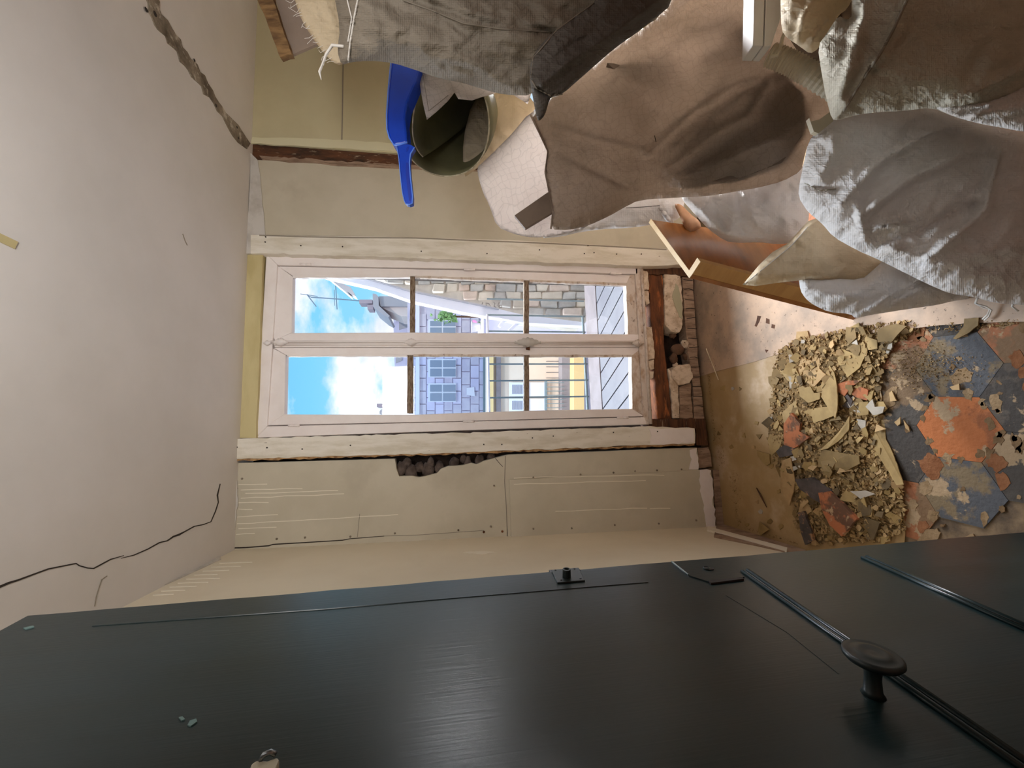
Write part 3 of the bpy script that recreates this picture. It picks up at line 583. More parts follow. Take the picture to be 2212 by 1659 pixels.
# ================================================================== DOOR
d2 = np.array([0.125, 1.0, 0]); d2 /= np.linalg.norm(d2); dn = np.array([d2[1], -d2[0], 0.0])
E0 = CAM + ray(60, 1330) * (0.75 / ray(60, 1330)[1])          # top far corner of the leaf
def atDr(p, off=0.0): return hit(p, E0 + dn * off, dn)
Eb = atDr((2330, 1140)); Eb2 = atDr((2212, 1150))
door = empty('door_1', (E0[0] - d2[0] * 0.8, E0[1] - d2[1] * 0.8, 0.0), 'dark green gloss painted batten door standing open at the left', kind='structure')
top = E0; fb = E0 + (Eb2 - E0) * ((0.012 - E0[2]) / (Eb2[2] - E0[2]))
Lw = 0.82
tn = top - d2 * Lw; tn[2] += 0.0; bn = fb - d2 * Lw
edge = []
r_ = random.Random(3)
for i in range(40):
    q = i / 39; edge.append(top + (fb - top) * q + d2 * (r_.uniform(-0.0012, 0.0012) if 0 < i < 39 else 0))
mk('leaf', *prism(edge + [bn, tn], -dn * 0.03), m_door, door)
def dstrip(name, line, w, h, M=m_door, par=door): return mk(name, *ribbon_pts(line, w, lambda p: atDr(p, h), -dn * (h + 0.004)), M, par)
# mouldings: each a double bead with a groove
def ext(l, k): a, b = np.array(l[0], float), np.array(l[1], float); return [tuple(a), tuple(a + (b - a) * k)]
for (a, b) in (((1603, 1236), (2300, 1730)), ((1862, 1206), (2330, 1415))):
    P, Q = atDr(a), atDr(b)
    for off, rr, hh in ((0.0, 0.0032, 0.002), (0.011, 0.0042, 0.002)):
        o3 = np.array([0, 0, -off]); mk('moulding', *tube([P + o3 + dn * hh, Q + o3 + dn * hh], rr, 8), m_door, door, smooth=True)
    mk('groove', *tube([P + np.array([0, 0, -0.0055]), Q + np.array([0, 0, -0.0055])], 0.0028, 6), m_iron, door)
mk('panel_line', *ribbon_pts([(1568, 1285), (1700, 1365), (1812, 1455)], 1.2, lambda p: atDr(p, 0.0006), -dn * 0.001), m_iron, door)
mk('panel_line', *tube([atDr((200, 1352), 0.0002), atDr((700, 1316), 0.0002), atDr((1300, 1266), 0.0002), atDr((1400, 1258), 0.0002)], 0.0011, 6), m_door, door)
# upper lock: plate, keyhole boss, strike
lk = empty('lock', atDr((1230, 1240)), parent=door)
mk('lock_plate', *prism([atDr(p, 0.003) for p in ((1191, 1231), (1250, 1227), (1264, 1253), (1204, 1258))], -dn * 0.005), m_iron, lk, bevel=0.0008)
c = atDr((1224, 1246), 0.003)
mk('lock_boss', *lathe(c, dn, [(0.0075, 0), (0.0072, 0.012), (0.0068, 0.0135), (0.0045, 0.0138), (0.004, 0.010)], 20), m_iron, lk, smooth=False)
for p in ((1200, 1232), (1241, 1229), (1212, 1253), (1254, 1250)): mk('screw', *lathe(atDr(p, 0.003), dn, [(0.002, 0), (0.0015, 0.0012)], 8), m_iron, lk)
c = top + (fb - top) * 0.0
zz = atDr((1223, 1232))[2]; pe = top + (fb - top) * ((zz - top[2]) / (fb[2] - top[2]))
mk('strike', *box(pe + np.array([-0.02, -0.004, -0.026]), pe + np.array([0.0, 0.011, 0.03])), m_iron, lk)
# escutcheon with keyhole
es = empty('escutcheon', atDr((1530, 1238)), parent=door)
mk('escutcheon_plate', *prism([atDr(p, 0.0022) for p in ((1450, 1213), (1560, 1206), (1608, 1246), (1530, 1256), (1487, 1242))], -dn * 0.004), m_door, es)
mk('plate_edge', *tube([atDr((1451, 1213), 0.003), atDr((1487, 1241), 0.003)], 0.0013, 6), mat('pale_green_edge', srgb(120, 132, 128), 0.4), es)
mk('plate_edge_shadow', *prism([atDr(p, 0.0032) for p in ((1530, 1254), (1604, 1247), (1607, 1250), (1536, 1259))], -dn * 0.003), m_crack, es)  # dark strip painted as the shadow along the plate edge
c = atDr((1526, 1229), 0.002); mk('keyhole', *lathe(c, dn, [(0.0058, 0), (0.0058, 0.002), (0.0045, 0.003), (0.004, 0.0005)], 16), m_iron, es)
mk('keyhole', *lathe(c, dn, [(0.0042, 0.0022), (0.003, 0.0026)], 12), m_crack, es)
mk('keyhole', *prism([atDr(p, 0.0035) for p in ((1528, 1227), (1543, 1226), (1542, 1230), (1530, 1231))], -dn * 0.001), m_crack, es)
# knob
kb = atDr((1886, 1500)); kn = empty('door_knob', kb, parent=door)
kdir = dn + np.array([0, 0.0, 0.0])
mk('knob_neck', *lathe(kb, kdir, [(0.011, 0), (0.0085, 0.004), (0.0075, 0.018), (0.0085, 0.030), (0.012, 0.036)], 20), m_iron, kn, smooth=True)
mk('knob_head', *lathe(kb, kdir, [(0.010, 0.034), (0.024, 0.036), (0.0268, 0.0395), (0.0265, 0.043), (0.024, 0.0445), (0.0215, 0.0435), (0.016, 0.0455), (0.011, 0.0465), (0.0065, 0.045), (0.002, 0.0455)], 36), m_iron, kn, smooth=True)
# pale hook near the bottom of the picture and paint chips
hk = empty('coat_hook', atDr((570, 1650)), parent=door)
mk('hook_arm', *prism([atDr(p, 0.012) for p in ((540, 1700), (541, 1650), (556, 1640), (578, 1642), (600, 1634), (604, 1640), (594, 1662), (590, 1700))], -dn * 0.013), m_cream, hk, bevel=0.002)
mk('hook_tip', *tube([atDr((562, 1642), 0.012), atDr((570, 1630), 0.016), atDr((584, 1624), 0.016), atDr((596, 1630), 0.013)], 0.0022, 8), m_steel, hk, smooth=True)
for px in ([(386, 1549), (394, 1547), (400, 1553), (392, 1556)], [(410, 1556), (424, 1552), (426, 1558), (412, 1568), (405, 1566)], [(50, 1356), (72, 1351), (74, 1354), (56, 1359)]):
    mk('paint_chip', *prism([atDr(p, 0.0012) for p in px], -dn * 0.002), mat('bare_chip', srgb(96, 120, 116), 0.5), door)

# ================================================================== FLOOR FINISHES
# hexagonal tiles
hx = [atZ(p, 0.0) for p in ((2020, 857), (2107, 860), (2150, 942), (2120, 981), (2024, 968), (1994, 922))]
hc = np.array(atZ((2068, 925), 0.0)); HR = 0.108; ha = math.atan2(hx[0][1] - hc[1], hx[0][0] - hc[0])
dx = HR * math.sqrt(3)
k = 0
specials = {}
ocount = 0
for i in range(-4, 9):
    for j in range(-7, 8):
        ax = np.array([math.cos(ha + math.pi / 6), math.sin(ha + math.pi / 6)]); ay = np.array([math.cos(ha + math.pi / 2), math.sin(ha + math.pi / 2)])
        c2 = hc[:2] + dx * (ax * i + ay * j)
        if not (-0.3 < c2[0] < 1.0 and 0.35 < c2[1] < 1.9): continue
        pts = [(c2[0] + (HR - 0.0006) * math.cos(ha + q * math.pi / 3), c2[1] + (HR - 0.0006) * math.sin(ha + q * math.pi / 3), 0.0) for q in range(6)]
        rr = random.Random(i * 31 + j * 7)
        if (i, j) == (0, 0): M = m_torange
        elif (i - j) % 3 == 0: M = m_torange2
        else: M = rr.choice([m_tdark, m_tdark, m_tdark2, m_tblue])
        hh = rr.uniform(-0.0005, 0.0003)
        V, F = prism([(p[0], p[1], p[2] + hh) for p in pts], (0, 0, -0.012)); mk('floor_tile', V, F, M, floor)
rs0 = random.Random(77)
for _ in range(52):    # ragged patches of old mortar left over the joints
    p0 = (rs0.uniform(1880, 2230), rs0.uniform(690, 1180)); s0 = rs0.choice([7, 9, 12, 15, 20, 28]) * rs0.uniform(.7, 1.2)
    if math.hypot(p0[0] - 2070, p0[1] - 930) < s0 + 66: continue
    n0 = 12; ph = rs0.uniform(0, 6); el = rs0.uniform(.35, 1); an0 = rs0.uniform(0, 3.14)
    q0 = []
    for t0 in range(n0):
        a0 = 6.283 * t0 / n0; r0 = s0 * rs0.uniform(.6, 1.15); xx, yy = r0 * math.cos(a0), r0 * el * math.sin(a0)
        q0.append((p0[0] + xx * math.cos(an0) - yy * math.sin(an0), p0[1] + xx * math.sin(an0) + yy * math.cos(an0)))
    mk('mortar_residue', *prism([atZ(t, .0008) for t in rag(q0, 2.6, 5, int(ph * 100))], (0, 0, -.004)), m_res[rs0.randrange(3)], floor)
hxp = [(2020, 857), (2107, 860), (2128, 895), (2150, 942), (2120, 981), (2060, 990), (2024, 968), (1994, 922), (2004, 888)]
for t0 in range(15):   # crumbled mortar along the rim of the orange tile
    f0 = (t0 + rs0.uniform(-.4, .4)) % 15 / 15 * len(hxp); i0 = int(f0) % len(hxp); a_, b_ = np.array(hxp[i0], float), np.array(hxp[(i0 + 1) % len(hxp)], float); p0 = a_ + (b_ - a_) * (f0 - i0)
    p0 = p0 + (p0 - np.array((2068, 925))) * rs0.uniform(.02, .16); s0 = rs0.uniform(8, 22)
    q0 = [(p0[0] + s0 * rs0.uniform(.25, 1.2) * math.cos(6.283 * t / 9), p0[1] + s0 * rs0.uniform(.25, 1.2) * math.sin(6.283 * t / 9)) for t in range(9)]
    mk('mortar_residue', *prism([atZ(t, .0007) for t in rag(q0, 2.0, 4, t0)], (0, 0, -.004)), m_res[rs0.randrange(2)], floor)
def atF(z): return lambda p: atZ(p, z)
ol = rag([(1470, 560), (1700, 760), (1880, 690), (1900, 760), (1905, 860), (1890, 950), (1915, 1010), (1950, 1085), (1955, 1150), (1960, 1210), (1500, 1210), (1490, 900)], 5, 22, 41, skip=(0, 10, 11))
mk('lino_sheet', *prism([atZ(p, 0.0035) for p in ol], (0, 0, -0.003)), m_lino, floor)
pk = rag([(1480, 820), (1520, 811), (1600, 789), (1712, 758), (1825, 731), (1900, 716), (2000, 706), (2120, 697), (2300, 690), (2300, 560), (1800, 560), (1480, 500)], 1.5, 26, 42, skip=(8, 9, 10, 11))
mk('lino_sheet', *prism([atZ(p, 0.007) for p in pk], (0, 0, -0.003)), m_pink, floor)
for px in ([(1636, 682), (1644, 683), (1640, 695), (1634, 706), (1630, 704), (1634, 693)], [(1655, 687), (1662, 690), (1662, 700), (1654, 698)], [(1667, 700), (1674, 702), (1673, 710), (1666, 708)], [(1652, 755), (1660, 756), (1655, 762)]):
    mk('dark_stain', *prism([atZ(p, 0.0078) for p in px], (0, 0, -0.001)), m_wood, floor)

# ================================================================== DEBRIS ON THE FLOOR
C9 = 712 / 2148
def c9(l): return [(1500 + x * C9, 650 + y * C9) for x, y in l]
def flake(name, px, z0, th, M, tilt=(0, 0), seed=0, curl=0.0, **kw):
    px = rag(px, 0.8, 9, seed)
    P = np.array([atZ(p, z0) for p in px]); c = P.mean(0)
    z = z0 + (P[:, 0] - c[0]) * tilt[0] + (P[:, 1] - c[1]) * tilt[1]
    if curl: z = z + curl * ((P[:, 0] - c[0]) ** 2 + (P[:, 1] - c[1]) ** 2)
    z += max(0, 0.0035 + th + 0.001 - z.min()) if False else 0
    P[:, 2] = z
    V, F = prism(P, (0, 0, -th))
    return mk(name, V, F, M, **kw)
big = [
 ('large tan flake with a notched right side, biggest piece nearest the pale sheet', [(655, 200), (730, 195), (765, 310), (830, 320), (825, 440), (880, 480), (800, 560), (640, 480), (640, 330)], 2, .016, 'plaster_flake'),
 ('long pointed khaki flake lying across the middle of the debris', [(870, 415), (905, 470), (930, 560), (945, 680), (940, 770), (880, 700), (800, 590)], 0, .032, 'plaster_flake'),
 ('pale khaki flake with a white broken edge at the far rim of the debris', [(560, 455), (660, 440), (685, 490), (675, 570), (600, 510)], 0, .022, 'plaster_flake'),
 ('square bright khaki flake resting beside the long pointed flake', [(690, 575), (760, 555), (780, 600), (820, 600), (815, 640), (735, 665), (685, 620)], 0, .034, 'plaster_flake'),
 ('khaki flake with a wavy edge under the tip of the long pointed flake', [(750, 730), (780, 700), (905, 685), (920, 745), (770, 800)], 0, .030, 'plaster_flake'),
 ('big smooth brown khaki flake in the lower middle of the debris', [(840, 965), (1010, 1000), (1080, 1010), (1085, 1060), (975, 1110), (795, 1080)], 1, .026, 'plaster_flake'),
 ('curled grey green flake with white rim at the sacks end of the debris', [(1195, 190), (1240, 165), (1310, 150), (1375, 165), (1330, 210), (1290, 265), (1200, 270)], 1, .030, 'plaster_flake'),
 ('small upright leaning khaki flake left of the curled grey green one', [(985, 170), (1040, 180), (1055, 240), (1010, 285), (985, 240)], 1, .020, 'plaster_flake'),
 ('rounded khaki flake with two white chipped corners near the tiles', [(960, 310), (1030, 340), (1090, 262), (1120, 320), (1080, 430), (1000, 500), (925, 350)], 0, .022, 'plaster_flake'),
 ('four sided khaki flake between the rounded flake and the curled one', [(1100, 225), (1190, 255), (1195, 310), (1130, 320)], 0, .016, 'plaster_flake'),
 ('dull flake with a curved edge next to the pale sheet corner', [(550, 540), (620, 555), (615, 610), (570, 665), (550, 610)], 1, .018, 'plaster_flake'),
 ('long narrow pale flake standing tilted at the wall side of the debris', [(560, 1110), (580, 1040), (640, 1020), (660, 1180), (625, 1335), (555, 1220)], 2, .020, 'plaster_flake'),
 ('khaki flake touching the grey and rust coloured chunk on its far side', [(570, 730), (655, 645), (680, 740), (640, 800), (590, 800)], 0, .026, 'plaster_flake'),
 ('khaki flake below the end of the orange patched slab', [(1080, 660), (1135, 655), (1130, 740), (1060, 750)], 0, .018, 'plaster_flake'),
 ('pale grey pointed flake lying near the door side of the debris', [(1020, 1240), (1110, 1235), (1170, 1260), (1080, 1290)], 4, .026, 'plaster_flake'),
 ('grey white flake beside the tiles with a smaller chip on it', [(1115, 690), (1165, 640), (1175, 690), (1240, 690), (1225, 730), (1160, 745)], 4, .020, 'plaster_flake'),
 ('white squarish plaster flake in the middle of the crumbs', [(1060, 770), (1115, 780), (1110, 850), (1070, 840)], 4, .016, 'plaster_flake'),
 ('long curved olive flake running diagonally through the crumbs', [(1010, 750), (1005, 840), (940, 915), (880, 960), (830, 975), (900, 900), (955, 830)], 0, .024, 'plaster_flake'),
 ('khaki flake at the wall side edge of the debris, corner shaped', [(490, 870), (575, 880), (555, 960), (510, 1010), (480, 910)], 0, .016, 'plaster_flake'),
 ('small hook shaped khaki flake nearest the left wall panel', [(405, 975), (490, 1000), (495, 1060), (470, 1075), (410, 1010)], 0, .010, 'plaster_flake'),
 ('grey green flake alone at the edge of the tiles by the sacks', [(1680, 245), (1755, 165), (1765, 115), (1860, 110), (1850, 160), (1790, 205), (1700, 250)], 1, .012, 'plaster_flake'),
 ('thick khaki block lying in the corner against the left wall', [(425, 1440), (490, 1490), (425, 1530), (410, 1500)], 0, .022, 'plaster_flake'),
 ('large dark olive flake leaning at the door end of the debris', [(1105, 1395), (1205, 1450), (1165, 1560), (1110, 1470)], 3, .024, 'plaster_flake'),
 ('long narrow strip of torn olive lino along the edge of the tiles', [(1140, 770), (1220, 760), (1240, 900), (1290, 990), (1385, 1195), (1340, 1200), (1200, 1000), (1150, 900)], 0, .008, 'lino_strip'),
 ('small tan flake lying alone on the blue slate tile', [(1265, 600), (1285, 585), (1320, 650), (1275, 655)], 2, .008, 'plaster_flake'),
 ('tan chip lying on the dark tile left of the orange hexagon', [(1300, 790), (1345, 755), (1340, 800), (1320, 815)], 2, .008, 'plaster_flake'),
 ('thin tan sliver lying on dark tile beside the triangular tan chip', [(1365, 775), (1395, 820), (1400, 850), (1375, 830)], 2, .008, 'plaster_flake'),
 ('small khaki flake on the tiles between two orange patches', [(1660, 560), (1725, 540), (1730, 580), (1680, 580)], 2, .008, 'plaster_flake'),
 ('flat grey oval flake standing at the tile edge below the curled flake', [(1245, 340), (1265, 285), (1290, 275), (1290, 300), (1260, 345)], 4, .016, 'plaster_flake'),
 ('thin pale leaf shaped flake beside the narrow tilted one', [(610, 1120), (640, 1080), (690, 1072), (695, 1085), (650, 1105)], 4, .026, 'plaster_flake'),
 ('brown olive flake at the wall corner of the debris near the tilted pale flake', [(640, 1000), (700, 965), (720, 1010), (680, 1060), (645, 1040)], 1, .020, 'plaster_flake'),
]
for i, (lab, px, mi, z, nm) in enumerate(big):
    r = random.Random(i + 90)
    flake(nm, c9(px), z, 0.004 if nm == 'plaster_flake' else 0.003, fl[mi], (r.uniform(-.12, .12), r.uniform(-.10, .10)), i, r.uniform(-0.4, 0.6), label=lab, cat='plaster flake' if nm == 'plaster_flake' else 'lino strip')
flake('tile_chunk', c9([(590, 800), (640, 730), (690, 800), (680, 850), (740, 890), (640, 960), (580, 940)]), .036, .012, m_brick, (.1, .05), 3, label='rust and grey tile chunk lying on the wall side of the debris', cat='tile chunk')
flake('tile_chunk', c9([(540, 980), (600, 930), (700, 915), (650, 1000), (560, 1020)]), .024, .010, m_slab, (0, .1), 4, label='dark grey slab fragment just below the rust and grey chunk', cat='tile chunk')
flake('tile_chunk', c9([(670, 1160), (770, 1150), (885, 1240), (900, 1330), (850, 1350), (700, 1230)]), .040, .014, m_slab, (.05, .12), 5, label='dark stained slab fragment next to the orange patched slab', cat='tile chunk')
flake('tile_chunk', c9([(820, 1250), (880, 1240), (960, 1320), (1045, 1420), (950, 1535), (880, 1460), (835, 1350)]), .046, .014, m_brick, (.06, .1), 6, label='orange patched slab fragment nearest the door edge', cat='tile chunk')
flake('tile_chunk', c9([(930, 545), (1000, 520), (1075, 520), (1020, 560), (980, 620), (935, 590)]), .022, .010, m_brick, (0, .1), 7, label='small rust coloured tile splinter under the rounded khaki flake', cat='tile chunk')
flake('tile_chunk', c9([(990, 585), (1080, 560), (1130, 580), (1125, 650), (1050, 625)]), .018, .010, m_brick, (0, 0), 8, label='tan and rust tile fragment beside the small rust splinter', cat='tile chunk')
flake('tile_chunk', c9([(680, 1380), (720, 1370), (760, 1500), (770, 1560), (710, 1590), (690, 1500)]), .030, .012, m_slab, (.1, 0), 9, label='grey slab fragment wedged upright at the foot of the left wall', cat='tile chunk')
flake('tile_chunk', c9([(950, 640), (1000, 610), (1030, 650), (1010, 700), (960, 690)]), .020, .010, m_slab, (.1, 0), 10, label='grey stone fragment at the right tip of the long pointed flake', cat='tile chunk')
# medium flakes, spread through the heap
zone = c9([(520, 330), (660, 250), (980, 190), (1400, 120), (1480, 190), (1280, 290), (1230, 420), (1210, 640), (1240, 760), (1160, 900), (1260, 1060), (1350, 1220), (1380, 1480), (1250, 1560), (760, 1590), (640, 1450), (660, 1250), (540, 1080), (470, 900), (500, 620)])
def inside(p, poly):
    x, y = p; c = False; n = len(poly)
    for i in range(n):
        x1, y1 = poly[i]; x2, y2 = poly[(i + 1) % n]
        if (y1 > y) != (y2 > y) and x < (x2 - x1) * (y - y1) / (y2 - y1) + x1: c = not c
    return c
def heap(p):      # height of the crumb bed
    d = min(math.hypot(p[0] - a, p[1] - b) for a, b in ((1750, 850), (1760, 930), (1770, 1000), (1800, 1070), (1830, 1120), (1790, 780)))
    return 0.004 + 0.020 * max(0, 1 - d / 130)
rnd = random.Random(11); nfl = 0
while nfl < 265:
    p = (rnd.uniform(1640, 1970), rnd.uniform(680, 1185))
    if not inside(p, zone): continue
    s = rnd.choice([6, 7, 8, 9, 10, 12, 14, 17]) * rnd.uniform(.8, 1.15)
    n = rnd.randint(3, 6); a0 = rnd.uniform(0, 6)
    px = [(p[0] + s * rnd.uniform(.55, 1.15) * math.cos(a0 + 6.283 * i / n), p[1] + s * rnd.uniform(.55, 1.15) * math.sin(a0 + 6.283 * i / n)) for i in range(n)]
    z = heap(p) + 0.004 + rnd.uniform(0, 0.007)
    P = np.array([atZ(q, z) for q in px]); c = P.mean(0); tx, ty = rnd.uniform(-.35, .35), rnd.uniform(-.35, .35)
    P[:, 2] = z + (P[:, 0] - c[0]) * tx + (P[:, 1] - c[1]) * ty
    ci = rnd.choice([0, 0, 1, 1, 1, 2, 3, 3]) if rnd.random() > .04 else 4
    cn = ('bright khaki', 'olive', 'tan', 'dusty brown', 'grey white')[ci]
    sn = 'tiny' if s < 8 else 'small' if s < 12 else 'medium'
    zn = 'on the wall side edge of the debris heap' if p[0] < 1690 else 'on the tile side edge of the debris heap' if p[0] > 1880 else 'at the sacks end of the debris heap' if p[1] < 800 else 'at the door end of the debris heap' if p[1] > 1050 else 'in the sacks half of the debris heap middle' if p[1] < 930 else 'in the door half of the debris heap middle'
    lb = '%s %s plaster flake %s' % (sn, cn, zn)
    mk('plaster_flake', *prism(P, (0, 0, -rnd.uniform(.002, .005))), fl[ci], label=lb, cat='plaster flake', group='%s %s flakes %s' % (sn, cn, zn))
    nfl += 1
# sparse chips on the bare lino
n2 = 0
while n2 < 24:
    p = (rnd.uniform(1545, 1690), rnd.uniform(815, 1150)); s = rnd.uniform(4, 8); n = rnd.randint(3, 5); a0 = rnd.uniform(0, 6)
    if p[0] < 1590 and p[1] > 1000: continue
    px = [(p[0] + s * rnd.uniform(.6, 1.1) * math.cos(a0 + 6.283 * i / n), p[1] + s * rnd.uniform(.6, 1.1) * math.sin(a0 + 6.283 * i / n)) for i in range(n)]
    mk('plaster_chip', *prism([atZ(q, 0.0065) for q in px], (0, 0, -0.003)), fl[rnd.choice([0, 1, 2, 4])], label='loose flat chip lying on the bare olive lino near the wall', cat='plaster chip', group='chips on the bare lino'); n2 += 1
# crumb bed: stuff
V, F = [], []
def crumb(p, s, z):
    c = np.array(atZ(p, z)); o = len(V)
    if c[1] > 2.165: c[1] = 2.165 - rnd.uniform(0, .02)
    if c[0] < -.5: return
    q = [c + s * np.array([rnd.uniform(-1, 1), rnd.uniform(-1, 1), rnd.uniform(-.2, .8)]) for _ in range(3)] + [c + np.array([0, 0, s * rnd.uniform(.5, 1.1)])]
    V.extend(q); F.extend([[o, o + 1, o + 2], [o, o + 1, o + 3], [o + 1, o + 2, o + 3], [o + 2, o, o + 3]])
for _ in range(15000):
    p = (rnd.uniform(1630, 2000), rnd.uniform(670, 1190))
    if inside(p, zone): crumb(p, rnd.choice([.002, .003, .004, .006, .009]) * rnd.uniform(.6, 1.2), heap(p) * rnd.uniform(.6, 1.15))
for _ in range(2600):      # little flat shards in the bed
    p = (rnd.uniform(1640, 1960), rnd.uniform(680, 1185))
    if not inside(p, zone): continue
    c = np.array(atZ(p, heap(p) + rnd.uniform(.001, .006))); o = len(V); s0 = rnd.uniform(.006, .013); a0 = rnd.uniform(0, 6.3); n0 = rnd.randint(3, 5); tx, ty = rnd.uniform(-.5, .5), rnd.uniform(-.5, .5)
    q = []
    for t in range(n0):
        dx_, dy_ = s0 * rnd.uniform(.6, 1.1) * math.cos(a0 + 6.283 * t / n0), s0 * rnd.uniform(.6, 1.1) * math.sin(a0 + 6.283 * t / n0)
        q.append(c + np.array([dx_, dy_, dx_ * tx + dy_ * ty]))
    V.extend(q + [w - np.array([0, 0, .003]) for w in q]); F.append(list(range(o, o + n0))); F.append(list(range(o + 2 * n0 - 1, o + n0 - 1, -1)))
    for t in range(n0): F.append([o + t, o + (t + 1) % n0, o + n0 + (t + 1) % n0, o + n0 + t])
strip = c9([(1400, 120), (1480, 190), (1700, 200), (2120, 150), (2140, 120), (1480, 150)])
for _ in range(1400):
    p = (rnd.uniform(1900, 2212), rnd.uniform(680, 740))
    if inside(p, strip): crumb(p, rnd.uniform(.0015, .006), .004)
for _ in range(1500):
    p = (rnd.gauss(1990, 60), rnd.gauss(790, 26))
    if p[0] < 2150: crumb(p, rnd.uniform(.001, .004), .001)
for (a, b, n) in (((1502, 600), (1535, 960), 900), ((1545, 930), (1560, 1010), 200), ((1582, 1020), (1592, 1140), 260), ((1590, 1138), (1720, 1176), 300)):
    for _ in range(n):
        q = rnd.random(); p = (a[0] + (b[0] - a[0]) * q + rnd.gauss(3, 5), a[1] + (b[1] - a[1]) * q + rnd.gauss(0, 3)); crumb(p, rnd.uniform(.001, .0045), .004)
for _ in range(700):
    p = (rnd.uniform(1530, 1900), rnd.uniform(620, 1150)); crumb(p, rnd.uniform(.0007, .0018), .007 if p[1] < 760 else .0035)
for _ in range(900):
    p = (rnd.gauss(1650, 60), rnd.gauss(950, 40)); crumb(p, rnd.uniform(.0006, .0014), .0035)
mk('plaster_crumbs', V, F, m_crumb, label='loose khaki plaster crumbs and dust scattered over the floor', cat='crumbs', kind='stuff')
# heap bed under the flakes
gV, gF, n = [], [], 34
xs = np.linspace(1640, 1970, n); ys = np.linspace(690, 1185, n)
idx = {}
for i, x in enumerate(xs):
    for j, y in enumerate(ys):
        if inside((x, y), zone):
            idx[i, j] = len(gV); gV.append(atZ((x, y), max(0.0036, heap((x, y)) - 0.001 + rnd.uniform(-.002, .002))))
for i in range(n - 1):
    for j in range(n - 1):
        q = [(i, j), (i + 1, j), (i + 1, j + 1), (i, j + 1)]
        if all(t in idx for t in q): gF.append([idx[t] for t in q])
b0 = len(gV); gV += [np.array([p[0], p[1], 0.0036]) for p in gV]; gF += [[t + b0 for t in f] for f in gF]
mk('rubble_dust', gV, gF, mat('rubble_dust', srgb(140, 114, 76), 0.95, srgb(108, 86, 54), 40, bump=0.9, bscale=120, bdist=0.006), label='low heap of fine plaster dust under the broken flakes', cat='dust', kind='stuff')
mk('wooden_stick', *tube([atZ((1525, 753), .010), atZ((1538, 785), .010), atZ((1552, 821), .010)], .0028, 8), m_twig, label='thin pale wooden stick lying on the floor below the window', cat='stick')
mk('wood_splinter', *tube([atZ((1634, 1054), .008), atZ((1644, 1072), .009), atZ((1656, 1096), .007)], [.002, .004, .0015], 6), m_wood, label='short dark wood splinter on the olive lino near the left wall', cat='splinter')

# ================================================================== RUBBLE SACKS
def vnoise(x, y, seed):
    xi, yi = np.floor(x).astype(int), np.floor(y).astype(int); fx, fy = x - xi, y - yi
    fx, fy = fx * fx * (3 - 2 * fx), fy * fy * (3 - 2 * fy)
    def h(a, b):
        q = np.sin(a * 127.1 + b * 311.7 + seed * 74.7) * 43758.5453; return q - np.floor(q)
    return (h(xi, yi) * (1 - fx) + h(xi + 1, yi) * fx) * (1 - fy) + (h(xi, yi + 1) * (1 - fx) + h(xi + 1, yi + 1) * fx) * fy
def smooth_outline(px, it=1):
    P = [np.array(p[:2], float) for p in px]
    for _ in range(it):
        Q = []
        for i in range(len(P)):
            a, b = P[i], P[(i + 1) % len(P)]
            Q += [a * .78 + b * .22, a * .22 + b * .78]
        P = Q
    return P
def seg_dist(X, Y, line):
    d = np.full(X.shape, 1e9)
    for (ax, ay), (bx, by) in zip(line[:-1], line[1:]):
        vx, vy = bx - ax, by - ay; t = np.clip(((X - ax) * vx + (Y - ay) * vy) / (vx * vx + vy * vy + 1e-9), 0, 1)
        d = np.minimum(d, np.hypot(X - ax - t * vx, Y - ay - t * vy))
    return d
